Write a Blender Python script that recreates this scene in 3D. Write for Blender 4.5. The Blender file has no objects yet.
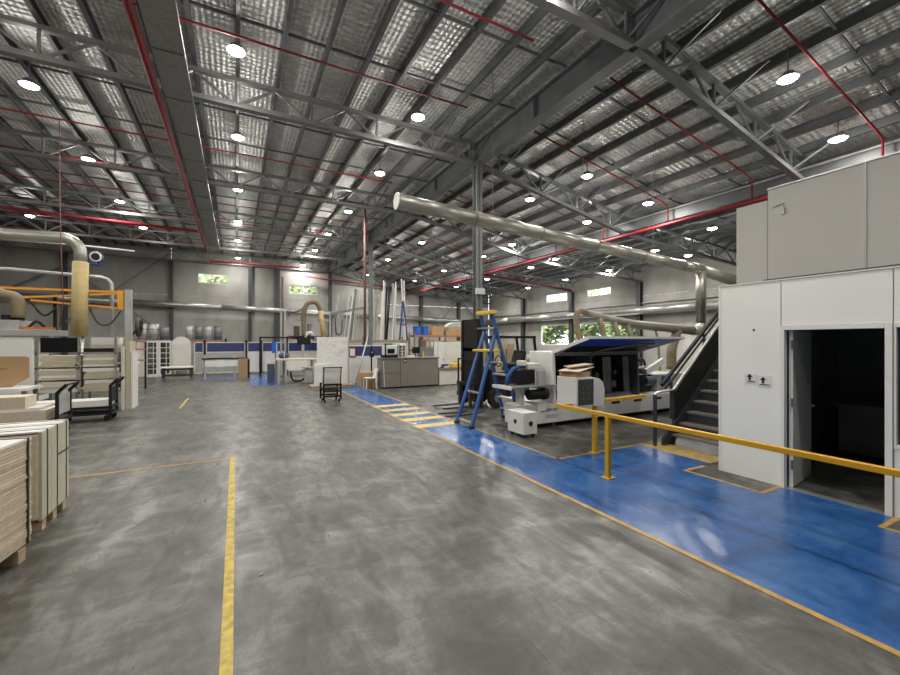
import bpy, math, random
from mathutils import Vector, Matrix
random.seed(7)
PI = math.pi
C = bpy.context.scene.collection
SC = bpy.context.scene

# ------------------------------------------------------------ camera, world, exposure
cam = bpy.data.cameras.new('camera'); camo = bpy.data.objects.new('camera', cam); C.objects.link(camo)
camo.location = (0, 0, 1.9); camo.rotation_euler = (PI/2, 0, -math.atan2(214, 405))
cam.sensor_width = 36; cam.lens = 405/900*36; cam.shift_y = 3.5/900; cam.clip_start = .05; cam.clip_end = 400
SC.camera = camo
w = bpy.data.worlds.new('sky'); SC.world = w; w.use_nodes = True
bg = w.node_tree.nodes['Background']; bg.inputs[0].default_value = (.86, .93, 1, 1); bg.inputs[1].default_value = 5.0
SC.view_settings.view_transform = 'Standard'; SC.view_settings.look = 'None'
SC.view_settings.exposure = 0.34; SC.view_settings.gamma = 1; SC.view_settings.use_curve_mapping = False
LAMP_W = 86.0      # downward beam of one high bay
GLOW_W = 42.0      # sideways and upward spill of its refractor lens

# ------------------------------------------------------------ materials
def _n(nt, t, **k):
    n = nt.nodes.new(t)
    for a, b in k.items(): setattr(n, a, b)
    return n
def mat(name, col, rough=.5, metal=0, var=.12, scale=3, bump=0, bscale=40, emit=None, estr=0, spec=None, stretch=(1, 1, 1), var2=0, scale2=.4, rvar=0):
    m = bpy.data.materials.new(name); m.use_nodes = True; nt = m.node_tree; L = nt.links.new
    b = nt.nodes['Principled BSDF']
    b.inputs['Roughness'].default_value = rough; b.inputs['Metallic'].default_value = metal
    if spec is not None: b.inputs['Specular IOR Level'].default_value = spec
    tc = _n(nt, 'ShaderNodeTexCoord'); mp = _n(nt, 'ShaderNodeMapping'); mp.inputs['Scale'].default_value = stretch
    geo = _n(nt, 'ShaderNodeNewGeometry')
    L(geo.outputs['Position'], mp.inputs[0])
    no = _n(nt, 'ShaderNodeTexNoise'); no.inputs['Scale'].default_value = scale; no.inputs['Detail'].default_value = 6
    L(mp.outputs[0], no.inputs[0])
    rp = _n(nt, 'ShaderNodeMapRange'); rp.inputs[1].default_value = .3; rp.inputs[2].default_value = .7
    rp.inputs[3].default_value = 1-var; rp.inputs[4].default_value = 1+var
    L(no.outputs[0], rp.inputs[0])
    fac = rp.outputs[0]
    if var2:
        n2 = _n(nt, 'ShaderNodeTexNoise'); n2.inputs['Scale'].default_value = scale2; n2.inputs['Detail'].default_value = 4
        L(mp.outputs[0], n2.inputs[0])
        r2 = _n(nt, 'ShaderNodeMapRange'); r2.inputs[1].default_value = .3; r2.inputs[2].default_value = .7
        r2.inputs[3].default_value = 1-var2; r2.inputs[4].default_value = 1+var2
        L(n2.outputs[0], r2.inputs[0])
        mu = _n(nt, 'ShaderNodeMath', operation='MULTIPLY'); L(fac, mu.inputs[0]); L(r2.outputs[0], mu.inputs[1]); fac = mu.outputs[0]
    mx = _n(nt, 'ShaderNodeVectorMath', operation='SCALE'); mx.inputs[0].default_value = col[:3]
    L(fac, mx.inputs['Scale']); L(mx.outputs[0], b.inputs['Base Color'])
    if rvar:
        rr = _n(nt, 'ShaderNodeMapRange'); rr.inputs[1].default_value = .3; rr.inputs[2].default_value = .7
        rr.inputs[3].default_value = max(.05, rough-rvar); rr.inputs[4].default_value = rough+rvar
        L(no.outputs[0], rr.inputs[0]); L(rr.outputs[0], b.inputs['Roughness'])
    if bump:
        nb = _n(nt, 'ShaderNodeTexNoise'); nb.inputs['Scale'].default_value = bscale; nb.inputs['Detail'].default_value = 3
        L(mp.outputs[0], nb.inputs[0])
        bu = _n(nt, 'ShaderNodeBump'); bu.inputs['Strength'].default_value = bump; bu.inputs['Distance'].default_value = .02
        L(nb.outputs[0], bu.inputs['Height']); L(bu.outputs[0], b.inputs['Normal'])
    if emit:
        b.inputs['Emission Color'].default_value = (*emit, 1); b.inputs['Emission Strength'].default_value = estr
    return m

def floor_mat(name, c0, c1, c2, rough, rv):
    """polished concrete / worn paint: blotches, trowel arcs and fine speckle"""
    m = bpy.data.materials.new(name); m.use_nodes = True; nt = m.node_tree; L = nt.links.new; b = nt.nodes['Principled BSDF']
    geo = _n(nt, 'ShaderNodeNewGeometry')
    def noise(s, d, dist=0, st=(1, 1, 1), rot=0):
        mp = _n(nt, 'ShaderNodeMapping'); mp.inputs['Scale'].default_value = st; mp.inputs['Rotation'].default_value = (0, 0, rot)
        L(geo.outputs['Position'], mp.inputs[0])
        n = _n(nt, 'ShaderNodeTexNoise'); n.inputs['Scale'].default_value = s; n.inputs['Detail'].default_value = d
        n.inputs['Roughness'].default_value = .62; n.inputs['Distortion'].default_value = dist
        L(mp.outputs[0], n.inputs[0]); return n.outputs[0]
    a = noise(1.7, 11, .7); s = noise(5, 6, .8, (1, .35, 1), .5); g = noise(60, 2); k = noise(1.9, 8, 2.0, (.5, 1.4, 1), -.3)
    r1 = _n(nt, 'ShaderNodeValToRGB'); e = r1.color_ramp.elements
    e[0].position = .33; e[0].color = (*c0, 1); e[1].position = .68; e[1].color = (*c2, 1)
    x = r1.color_ramp.elements.new(.5); x.color = (*c1, 1)
    ad = _n(nt, 'ShaderNodeMath', operation='MULTIPLY_ADD'); L(s, ad.inputs[0]); ad.inputs[1].default_value = .5; L(a, ad.inputs[2])
    ad2 = _n(nt, 'ShaderNodeMath', operation='MULTIPLY_ADD'); L(g, ad2.inputs[0]); ad2.inputs[1].default_value = .22; L(ad.outputs[0], ad2.inputs[2])
    ad4 = _n(nt, 'ShaderNodeMath', operation='MULTIPLY_ADD'); L(k, ad4.inputs[0]); ad4.inputs[1].default_value = .5; L(ad2.outputs[0], ad4.inputs[2])
    sb = _n(nt, 'ShaderNodeMath', operation='SUBTRACT'); L(ad4.outputs[0], sb.inputs[0]); sb.inputs[1].default_value = .61
    L(sb.outputs[0], r1.inputs[0]); L(r1.outputs[0], b.inputs['Base Color'])
    rr = _n(nt, 'ShaderNodeMapRange'); rr.inputs[1].default_value = .3; rr.inputs[2].default_value = .7
    rr.inputs[3].default_value = rough+rv; rr.inputs[4].default_value = rough-rv
    L(s, rr.inputs[0]); L(rr.outputs[0], b.inputs['Roughness'])
    bu = _n(nt, 'ShaderNodeBump'); bu.inputs['Strength'].default_value = .12; bu.inputs['Distance'].default_value = .01
    L(s, bu.inputs['Height']); L(bu.outputs[0], b.inputs['Normal'])
    return m

def foil_mat():
    """silver insulation foil: quilted by wire mesh, crinkled"""
    m = bpy.data.materials.new('silver_foil'); m.use_nodes = True; nt = m.node_tree; L = nt.links.new; b = nt.nodes['Principled BSDF']
    geo = _n(nt, 'ShaderNodeNewGeometry')
    mp = _n(nt, 'ShaderNodeMapping'); mp.inputs['Scale'].default_value = (1, 3.2, 1); L(geo.outputs['Position'], mp.inputs[0])
    n = _n(nt, 'ShaderNodeTexNoise'); n.inputs['Scale'].default_value = 5.0; n.inputs['Detail'].default_value = 5; n.inputs['Distortion'].default_value = .6
    L(mp.outputs[0], n.inputs[0])
    wv = _n(nt, 'ShaderNodeTexWave', wave_type='BANDS', bands_direction='Y'); wv.inputs['Scale'].default_value = 1.9; wv.inputs['Distortion'].default_value = 2.2; wv.inputs['Detail'].default_value = 2; wv.inputs['Detail Scale'].default_value = 2
    wx = _n(nt, 'ShaderNodeTexWave', wave_type='BANDS', bands_direction='X'); wx.inputs['Scale'].default_value = 2.6; wx.inputs['Distortion'].default_value = 1.5; wx.inputs['Detail'].default_value = 2
    L(geo.outputs['Position'], wv.inputs[0]); L(geo.outputs['Position'], wx.inputs[0])
    a1 = _n(nt, 'ShaderNodeMath', operation='MULTIPLY_ADD'); L(wv.outputs[1], a1.inputs[0]); a1.inputs[1].default_value = .8; L(n.outputs[0], a1.inputs[2])
    a2 = _n(nt, 'ShaderNodeMath', operation='MULTIPLY_ADD'); L(wx.outputs[1], a2.inputs[0]); a2.inputs[1].default_value = .45; L(a1.outputs[0], a2.inputs[2])
    bu = _n(nt, 'ShaderNodeBump'); bu.inputs['Strength'].default_value = .9; bu.inputs['Distance'].default_value = .035
    L(a2.outputs[0], bu.inputs['Height']); L(bu.outputs[0], b.inputs['Normal'])
    cr = _n(nt, 'ShaderNodeValToRGB'); cr.color_ramp.elements[0].position = .3; cr.color_ramp.elements[0].color = (.52, .52, .51, 1)
    cr.color_ramp.elements[1].position = .7; cr.color_ramp.elements[1].color = (.88, .88, .86, 1)
    L(n.outputs[0], cr.inputs[0]); L(cr.outputs[0], b.inputs['Base Color'])
    b.inputs['Metallic'].default_value = .5; b.inputs['Roughness'].default_value = .40
    return m

def concrete_wall_mat():
    m = mat('precast_concrete', (.385, .375, .352), .85, var=.14, scale=1.3, var2=.22, scale2=.3, bump=.25, bscale=6, stretch=(1, 1, .6))
    return m
def glass_mat(name, tint=(.9, .95, .95), gl=.08, rough=.02):
    m = bpy.data.materials.new(name); m.use_nodes = True; nt = m.node_tree; nt.nodes.remove(nt.nodes['Principled BSDF'])
    t = _n(nt, 'ShaderNodeBsdfTransparent'); t.inputs[0].default_value = (*tint, 1)
    g = _n(nt, 'ShaderNodeBsdfGlossy'); g.inputs['Roughness'].default_value = rough
    mx = _n(nt, 'ShaderNodeMixShader'); mx.inputs[0].default_value = gl
    nt.links.new(t.outputs[0], mx.inputs[1]); nt.links.new(g.outputs[0], mx.inputs[2]); nt.links.new(mx.outputs[0], nt.nodes['Material Output'].inputs[0])
    return m

M = {}
M['floor'] = floor_mat('trowelled_concrete', (.042, .0415, .037), (.071, .070, .063), (.150, .147, .135), .38, .12)
M['blue'] = floor_mat('worn_blue_paint', (.020, .072, .215), (.026, .100, .30), (.056, .145, .34), .25, .08)
M['orange_line'] = mat('faded_orange_line_paint', (.42, .25, .06), .5, var=.3, scale=9)
M['yellow_line'] = mat('yellow_line_paint', (.44, .32, .045), .5, var=.35, scale=14)
M['yellow_stripe'] = mat('yellow_hazard_paint', (.62, .44, .10), .5, var=.2, scale=8)
M['tan_paint'] = mat('faded_tan_paint', (.36, .25, .09), .55, var=.35, scale=6)
M['foil'] = foil_mat()
M['wall'] = concrete_wall_mat()
M['purlin'] = mat('dull_galvanised', (.13, .135, .14), .5, .35, var=.2)
M['steel'] = mat('grey_painted_steel', (.17, .18, .185), .45, .3, var=.15)
M['truss'] = mat('galvanised_truss', (.25, .25, .25), .42, .45, var=.15)
M['galv'] = mat('galvanised_sheet', (.46, .46, .44), .36, .7, var=.15, scale=4, rvar=.08)
M['duct'] = mat('spiral_duct', (.40, .39, .345), .36, .55, var=.12, scale=3, bump=.15, bscale=9)
M['tray'] = mat('perforated_tray', (.30, .31, .30), .5, .4, var=.15, scale=18)
M['red'] = mat('red_sprinkler_paint', (.22, .009, .018), .55, var=.12)
M['dull_red'] = mat('dusty_red_pipe', (.13, .055, .048), .6, var=.15)
M['offwall'] = mat('white_office_panel', (.86, .86, .82), .5, var=.02, scale=1.5)
M['upwall'] = mat('grey_upper_panel', (.50, .49, .465), .6, var=.03, scale=1)
M['trimw'] = mat('white_trim', (.82, .81, .76), .4, var=.02)
M['seam'] = mat('dark_seam', (.06, .06, .06), .7)
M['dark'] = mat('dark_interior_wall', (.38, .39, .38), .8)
M['white'] = mat('white_powdercoat', (.72, .72, .69), .38, var=.03)
M['cream'] = mat('cream_panel', (.66, .64, .58), .5, var=.05)
M['greycab'] = mat('taupe_cabinet', (.20, .185, .16), .5, var=.05)
M['lgrey'] = mat('light_grey_metal', (.42, .42, .41), .4, .2)
M['mgrey'] = mat('mid_grey_metal', (.22, .22, .22), .45, .3)
M['black'] = mat('black_paint', (.010, .010, .011), .55, spec=.3)
M['darkblue_blk'] = mat('charcoal_steel', (.03, .033, .04), .45)
M['rubber'] = mat('black_rubber', (.015, .015, .015), .8)
M['yellow'] = mat('safety_yellow', (.66, .36, .015), .38, var=.06)
M['ladyel'] = mat('ladder_yellow', (.70, .48, .05), .5, var=.08)
M['blue_fg'] = mat('blue_fibreglass', (.018, .085, .27), .4, var=.08)
M['blue_pl'] = mat('bright_blue_plastic', (.02, .12, .55), .4)
M['blue_in'] = mat('blue_hood_lining', (.012, .075, .65), .45)
M['navy'] = mat('navy_mesh', (.035, .045, .16), .5, var=.3, scale=8)
M['orange'] = mat('orange_rack_paint', (.50, .13, .03), .5)
M['jib'] = mat('orange_yellow_jib', (.68, .30, .03), .45)
M['tread'] = mat('worn_tread', (.15, .138, .115), .6, var=.15)
M['alu'] = mat('aluminium', (.62, .62, .60), .32, .75)
M['hose'] = mat('tan_flexible_hose', (.50, .39, .18), .6, var=.1, bump=.5, bscale=30, stretch=(.2, .2, 3))
M['hose_d'] = mat('dusty_brown_hose', (.19, .15, .09), .65, var=.15, bump=.4, bscale=25)
M['mdf'] = mat('mdf_edge', (.56, .45, .33), .7, var=.12, scale=30)
M['mdf2'] = mat('pale_board_edge', (.62, .53, .41), .7, var=.12, scale=30)
M['greenboard'] = mat('pale_green_board', (.47, .46, .35), .65, var=.05, scale=8)
M['boardwhite'] = mat('white_melamine', (.74, .73, .70), .35, var=.02)
M['pine'] = mat('raw_pine', (.42, .32, .2), .7, var=.2, scale=20)
M['timber'] = mat('beige_oak_board', (.50, .45, .33), .6, var=.12, scale=5, stretch=(1, 4, 6))
M['card'] = mat('cardboard', (.42, .27, .14), .75, var=.08)
M['osb'] = mat('chipboard', (.34, .22, .11), .75, var=.25, scale=25)
M['strap'] = mat('black_strap', (.05, .045, .04), .6)
M['skin'] = mat('grey_drum', (.16, .17, .18), .5, .3)
M['glass'] = glass_mat('window_glass')
M['dglass'] = glass_mat('grey_office_glass', (.30, .36, .36), .18)
M['lamp'] = mat('lit_lamp_lens', (.9, .9, .9), .5, emit=(1, .97, .90), estr=22)
M['screen'] = mat('black_screen', (.01, .01, .012), .15)
M['green'] = mat('green_plastic', (.05, .22, .10), .5)
M['leaf'] = mat('sunlit_leaves', (.36, .40, .16), .7, var=.5, scale=2.5, var2=.4, scale2=.5)
M['leaf2'] = mat('pale_leaves', (.46, .48, .24), .7, var=.5, scale=3)
M['ground_out'] = mat('pale_paving_outside', (.55, .54, .50), .8)
M['carton_w'] = mat('white_carton', (.68, .67, .63), .6)
M['ink'] = mat('black_print', (.012, .012, .012), .5)
M['ink_b'] = mat('navy_print', (.02, .025, .10), .5)
M['ink_g'] = mat('grey_marker_ink', (.45, .46, .45), .6)
M['steelblue'] = mat('blue_grey_panel', (.09, .105, .14), .5)
M['post'] = mat('post_grey_paint', (.20, .21, .21), .5, .2)
M['colsteel'] = mat('dark_column_steel', (.075, .08, .083), .5, .2)
M['duct_d'] = mat('dusty_duct', (.27, .255, .215), .55, .35, var=.2)
M['olive'] = mat('dark_olive_metal', (.06, .055, .04), .6)

# ------------------------------------------------------------ mesh builder
class MB:
    def __init__(s): s.v = []; s.f = []
    def add(s, vs, fs):
        o = len(s.v); s.v += [tuple(p) for p in vs]; s.f += [tuple(i+o for i in f) for f in fs]; return s
    def box(s, x0, x1, y0, y1, z0, z1):
        x0, x1 = sorted((x0, x1)); y0, y1 = sorted((y0, y1)); z0, z1 = sorted((z0, z1))
        return s.add([(x0,y0,z0),(x1,y0,z0),(x1,y1,z0),(x0,y1,z0),(x0,y0,z1),(x1,y0,z1),(x1,y1,z1),(x0,y1,z1)],
              [(0,3,2,1),(4,5,6,7),(0,1,5,4),(1,2,6,5),(2,3,7,6),(3,0,4,7)])
    def bar(s, p, q, w, h=None, up=(0,0,1)):
        p, q = Vector(p), Vector(q); h = h or w; d = (q-p).normalized(); u = Vector(up)
        if abs(d.dot(u)) > .98: u = Vector((0,1,0)) if abs(d.y) < .9 else Vector((1,0,0))
        r = d.cross(u).normalized(); u = r.cross(d).normalized()
        r = r*w/2; u = u*h/2
        return s.add([p-r-u,p+r-u,p+r+u,p-r+u,q-r-u,q+r-u,q+r+u,q-r+u],
              [(0,1,2,3),(4,7,6,5),(0,4,5,1),(1,5,6,2),(2,6,7,3),(3,7,4,0)])
    def tube(s, pts, r, n=10, caps=True):
        pts = [Vector(p) for p in pts]; N = len(pts); rs = r if isinstance(r, (list, tuple)) else [r]*N
        t0 = (pts[1]-pts[0]).normalized(); u = Vector((0,0,1)) if abs(t0.z) < .9 else Vector((1,0,0))
        u = (u - t0*u.dot(t0)).normalized(); V = []
        for i, p in enumerate(pts):
            if i == 0: t = t0
            elif i == N-1: t = (pts[i]-pts[i-1]).normalized()
            else: t = ((pts[i]-pts[i-1]).normalized()+(pts[i+1]-pts[i]).normalized()).normalized()
            u = (u - t*u.dot(t)).normalized(); b = t.cross(u)
            k = 1.0
            if 0 < i < N-1:
                c = t.dot((pts[i]-pts[i-1]).normalized()); k = 1/max(.6, c) if False else 1.0
            V += [p+(u*math.cos(2*PI*j/n)+b*math.sin(2*PI*j/n))*rs[i]*k for j in range(n)]
        F = [(i*n+j, i*n+(j+1)%n, (i+1)*n+(j+1)%n, (i+1)*n+j) for i in range(N-1) for j in range(n)]
        if caps: F += [tuple(range(n))[::-1], tuple(range((N-1)*n, N*n))]
        return s.add(V, F)
    def cyl(s, c, r, h, axis='z', n=20, r2=None):
        a = {'x': Vector((1,0,0)), 'y': Vector((0,1,0)), 'z': Vector((0,0,1))}[axis]; c = Vector(c)
        return s.tube([c, c+a*h], [r, r2 if r2 is not None else r], n)
    def prism(s, poly, axis, a0, a1):
        """poly: 2D list; axis x -> (y,z), y -> (x,z), z -> (x,y)"""
        def P(q, a): return {'x': (a, q[0], q[1]), 'y': (q[0], a, q[1]), 'z': (q[0], q[1], a)}[axis]
        n = len(poly); V = [P(q, a0) for q in poly]+[P(q, a1) for q in poly]
        F = [tuple(range(n)), tuple(range(n, 2*n))[::-1]]+[(i, i+n, (i+1)%n+n, (i+1)%n) for i in range(n)]
        return s.add(V, F)
    def ring(s, c, R, r, axis='y', n=24, m=6):
        pts = []
        for i in range(n):
            a = 2*PI*i/n; x, y = R*math.cos(a), R*math.sin(a)
            d = Vector((math.cos(a), math.sin(a)))
            for j in range(m):
                b = 2*PI*j/m; rr = R+r*math.cos(b); h = r*math.sin(b)
                q = {'y': (rr*d.x, h, rr*d.y), 'z': (rr*d.x, rr*d.y, h), 'x': (h, rr*d.x, rr*d.y)}[axis]
                pts.append(Vector(c)+Vector(q))
        F = [(i*m+j, ((i+1)%n)*m+j, ((i+1)%n)*m+(j+1)%m, i*m+(j+1)%m) for i in range(n) for j in range(m)]
        return s.add(pts, F)
    def rot(s, c, rz):
        cx, cy = c; co, si = math.cos(rz), math.sin(rz)
        s.v = [(cx+(x-cx)*co-(y-cy)*si, cy+(x-cx)*si+(y-cy)*co, z) for x, y, z in s.v]; return s
    def build(s, name, m, parent=None, bevel=0, smooth=False, recenter=True):
        off = Vector((0, 0, 0)); loc = (0, 0, 0)
        if parent is not None:
            q = parent
            while q is not None: off += q.location; q = q.parent
        elif recenter:
            xs, ys, zs = zip(*s.v); off = Vector(((min(xs)+max(xs))/2, (min(ys)+max(ys))/2, min(zs))); loc = off
        me = bpy.data.meshes.new(name)
        me.from_pydata([tuple(Vector(p)-off) for p in s.v], [], s.f)
        import bmesh
        bm = bmesh.new(); bm.from_mesh(me); bmesh.ops.recalc_face_normals(bm, faces=bm.faces); bm.to_mesh(me); bm.free()
        me.materials.append(M[m] if isinstance(m, str) else m)
        if smooth:
            for p in me.polygons: p.use_smooth = len(p.vertices) == 4
        o = bpy.data.objects.new(name, me); C.objects.link(o); o.location = loc
        if parent is not None: o.parent = parent
        if bevel:
            b = o.modifiers.new('bevel', 'BEVEL'); b.width = bevel; b.segments = 2; b.limit_method = 'ANGLE'; b.angle_limit = .6
        return o
def tag(o, label, cat, group=None):
    o['label'] = label; o['category'] = cat
    if group: o['group'] = group
    return o
def struct(o): o['kind'] = 'structure'; return o
def thing(name, label, cat, loc=(0,0,0), rz=0, group=None):
    o = bpy.data.objects.new(name, None); C.objects.link(o); o.location = loc; o.rotation_euler = (0,0,rz); o.empty_display_size = .2
    return tag(o, label, cat, group)
def root(name, loc=(0,0,0)):
    o = bpy.data.objects.new(name, None); C.objects.link(o); o.location = loc; return struct(o)
def dup(r, loc, rz=0, label=None, group=None, sc=None):
    n = r.copy(); C.objects.link(n); n.location = loc; n.rotation_euler = (0,0,rz)
    if label: n['label'] = label
    if group: n['group'] = group
    if sc: n.scale = sc
    for ch in list(r.children):
        c = ch.copy(); C.objects.link(c); c.parent = n
        for g in ch.children:
            d = g.copy(); C.objects.link(d); d.parent = c
    return n
def link_copy(o, loc, parent=None, rz=None):
    c = o.copy(); C.objects.link(c); c.location = loc
    if parent is not None: c.parent = parent
    if rz is not None: c.rotation_euler = (0,0,rz)
    return c
def text_part(body, size, m, parent, matrix, name='lettering', depth=.002):
    cu = bpy.data.curves.new('t', 'FONT'); cu.body = body; cu.size = size; cu.extrude = depth; cu.align_x = 'LEFT'
    o = bpy.data.objects.new('t', cu); C.objects.link(o)
    dg = bpy.context.evaluated_depsgraph_get(); me = bpy.data.meshes.new_from_object(o.evaluated_get(dg))
    bpy.data.objects.remove(o); me.materials.clear(); me.materials.append(M[m])
    off = Vector((0,0,0)); q = parent
    while q is not None: off += q.location; q = q.parent
    me.transform(Matrix.Translation(-off) @ matrix)
    t = bpy.data.objects.new(name, me); C.objects.link(t); t.parent = parent
    return t
def sm(P, n=5):
    P = [Vector(p) for p in P]; Q = [P[0]*2-P[1]]+P+[P[-1]*2-P[-2]]; out = []
    for i in range(1, len(Q)-2):
        a, b, c, d = Q[i-1:i+3]
        for k in range(n):
            t = k/n; out.append(.5*((2*b)+(c-a)*t+(2*a-5*b+4*c-d)*t*t+(3*b-a-3*c+d)*t**3))
    return out+[P[-1]]
def arc(c, r, a0, a1, n, plane='xz', y=0):
    out = []
    for i in range(n+1):
        a = a0+(a1-a0)*i/n
        if plane == 'xz': out.append((c[0]+r*math.cos(a), c[1], c[2]+r*math.sin(a)))
        elif plane == 'yz': out.append((c[0], c[1]+r*math.cos(a), c[2]+r*math.sin(a)))
        else: out.append((c[0]+r*math.cos(a), c[1]+r*math.sin(a), c[2]))
    return out

# ============================================================ THE HALL
ORD = ['first', 'second', 'third', 'fourth', 'fifth', 'sixth', 'seventh', 'eighth', 'ninth', 'tenth', 'eleventh', 'twelfth', 'thirteenth', 'fourteenth', 'fifteenth',
       'sixteenth', 'seventeenth', 'eighteenth', 'nineteenth', 'twentieth']+['%d%s' % (n, {1: 'st', 2: 'nd', 3: 'rd'}.get(n % 10, 'th')) for n in range(21, 60)]
XL, XR, YF, YB = -17.0, 24.0, -8.0, 36.5
XB, XG = 7.3, 14.8                                  # main girder line, valley gutter line
def zb(x):                                          # underside of truss bottom chord
    if x <= XB: return 7.9
    if x <= XG: return 7.9-.2*(x-XB)
    return 6.4-.065*(x-XG)
# ---- floor and its paint
fl = struct(MB().box(XL, XR, YF, YB, -.3, 0).build('floor', 'floor', recenter=False))
def paint(name, m, x0, x1, y0, y1, z=.004): return MB().box(x0, x1, y0, y1, .0005, z).build(name, m, fl)
paint('blue_walkway', 'blue', 3.585, 6.27, -6, 4.92)
paint('blue_walkway', 'blue', 6.27, 6.60, 3.66, 4.92)
paint('blue_walkway', 'blue', 3.585, 4.55, 4.92, 17.2)
paint('blue_walkway', 'blue', 4.55, 5.45, 16.35, 17.2)
paint('blue_floor_patch', 'blue', .55, 1.75, 18.9, 25.2)
paint('blue_floor_patch', 'blue', -1.55, .55, 22.9, 24.2)
paint('edge_line', 'orange_line', 3.525, 3.585, -6, 17.2, .005)
paint('edge_line', 'orange_line', 4.55, 4.60, 4.92, 16.35, .005)
paint('edge_line', 'orange_line', 4.55, 6.9, 4.92, 4.97, .005)
for y in (11.34, 10.55, 9.8, 9.08, 8.28): paint('hazard_stripe', 'yellow_stripe', 3.5, 4.55, y-.16, y+.16, .006)
paint('tan_floor_patch', 'tan_paint', 6.50, 7.05, 3.66, 4.9, .006)
for y0, y1 in ((2.63, 3.66), (-3.0, 1.62)):
    paint('bare_concrete_patch', 'floor', 5.84, 6.27, y0+.05, y1-.05, .0065)
    paint('patch_border', 'orange_line', 5.79, 5.84, y0, y1, .006)
    paint('patch_border', 'orange_line', 5.84, 6.27, y1-.05, y1, .006)
    paint('patch_border', 'orange_line', 5.84, 6.27, y0, y0+.05, .006)
paint('yellow_line', 'yellow_line', -.085, -.015, .3, 7.47)
paint('yellow_line', 'orange_line', -2.3, -.085, 7.42, 7.47)
paint('yellow_line', 'yellow_line', -1.43, -1.37, 13.6, 15.9)

# ---- roof: foil sheets, purlins, bridging
ce = root('ceiling', (0, 0, 9))
RT = 1.02                                           # foil above the bottom chord
def roof_sheet(x0, x1):
    a, b = zb(x0)+RT, zb(x1)+RT
    MB().prism([(x0, a), (x1, b), (x1, b+.1), (x0, a+.1)], 'y', YF, YB+.2).build('foil_sheet', 'foil', ce)
roof_sheet(XL, XB); roof_sheet(XB, XG); roof_sheet(XG, XR)
pm = None
xs = [k*.935 for k in range(-17, 8)]+[XB+.5+.93*k for k in range(8)]+[XG+.75+.93*k for k in range(9)]
def purlin_mb(): # lipped C section
    w_, h_, t_ = .085, .22, .012
    return MB().prism([(0,0),(w_,0),(w_,.03),(w_-t_,.03),(w_-t_,t_),(t_,t_),(t_,h_-t_),(w_,h_-t_),(w_,h_),(0,h_)], 'y', YF, YB)
p0 = purlin_mb().build('purlin', 'purlin', recenter=False); p0.parent = ce
for i, x in enumerate(xs):
    z = zb(x)+.77
    if i == 0: p0.location = (x, 0, z-9)
    else: link_copy(p0, (x, 0, z-9), ce)
TY = [-.6, 5.6, 11.8, 18.0, 24.2, 30.4, 36.25]
for a, b in zip(TY[:-1], TY[1:]):
    for fr in (.33, .67):
        y = a+(b-a)*fr
        for x0, x1 in ((XL, XB), (XB, XG), (XG, XR)):
            MB().bar((x0, y, zb(x0)+.9), (x1, y, zb(x1)+.9), .05, .05).build('bridging_bar', 'purlin', ce)

# ---- trusses
def web_set(t, x0, x1, nodes):
    pass
def make_truss(y, right):
    lab = ('grey steel roof truss sloping down from the main girder to the window wall' if right
           else 'grey steel roof truss with level bottom chord under the foil ceiling')
    t = thing('roof_truss', lab, 'truss', (XB if right else 0, y, zb(XB)), 0, 'sloping trusses on the window side' if right else 'level trusses on the cable tray side')
    m = 'steel' if right else 'truss'
    if right:
        for x0, x1 in ((XB, XG), (XG, XR-.15)):
            MB().bar((x0, y, zb(x0)+.06), (x1, y, zb(x1)+.06), .16, .12).build('bottom_chord', m, t)
            MB().bar((x0, y, zb(x0)+.72), (x1, y, zb(x1)+.72), .14, .1).build('top_chord', m, t)
        bn = [XB+.9+1.87*k for k in range(9)]
    else:
        MB().bar((XL+.1, y, 7.96), (XB, y, 7.96), .18, .12).build('bottom_chord', m, t)
        MB().bar((XL+.1, y, 8.62), (XB, y, 8.62), .14, .1).build('top_chord', m, t)
        bn = [1.87*k for k in range(-8, 4)]+[7.0]
    for x in bn:
        b = (x, y, zb(x)+.06)
        for dx in (-.935, 0, .935):
            xx = x+dx
            if xx > XR-.2 or (not right and xx > XB) or (right and xx < XB): continue
            MB().bar(b, (xx, y, zb(xx)+.70), .055, .055).build('web_member', m, t)
        if right or x > 4:
            for s in (-1, 1):
                MB().bar((x, y, zb(x)+.1), (x+.3, y+s*1.0, zb(x+.3)+.80), .045, .045).build('fly_brace', 'steel', t)
    return t
tl = make_truss(0, False); tr = make_truss(0, True)
for k, y in enumerate(TY):
    if k == 0:
        a, b = tl, tr; tl.location.y = y; tr.location.y = y
    else:
        a, b = dup(tl, (0, y, zb(XB))), dup(tr, (XB, y, zb(XB)))
    nth = ['last', 'sixth', 'fifth', 'fourth', 'third', 'second', 'first'][k]
    a['label'] = 'level grey steel roof truss on the cable tray side, %s from the back wall' % nth
    b['label'] = 'sloping grey steel roof truss on the window side, %s from the back wall' % nth
# hmm: right truss root sits at XB so copies share its local meshes

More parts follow.
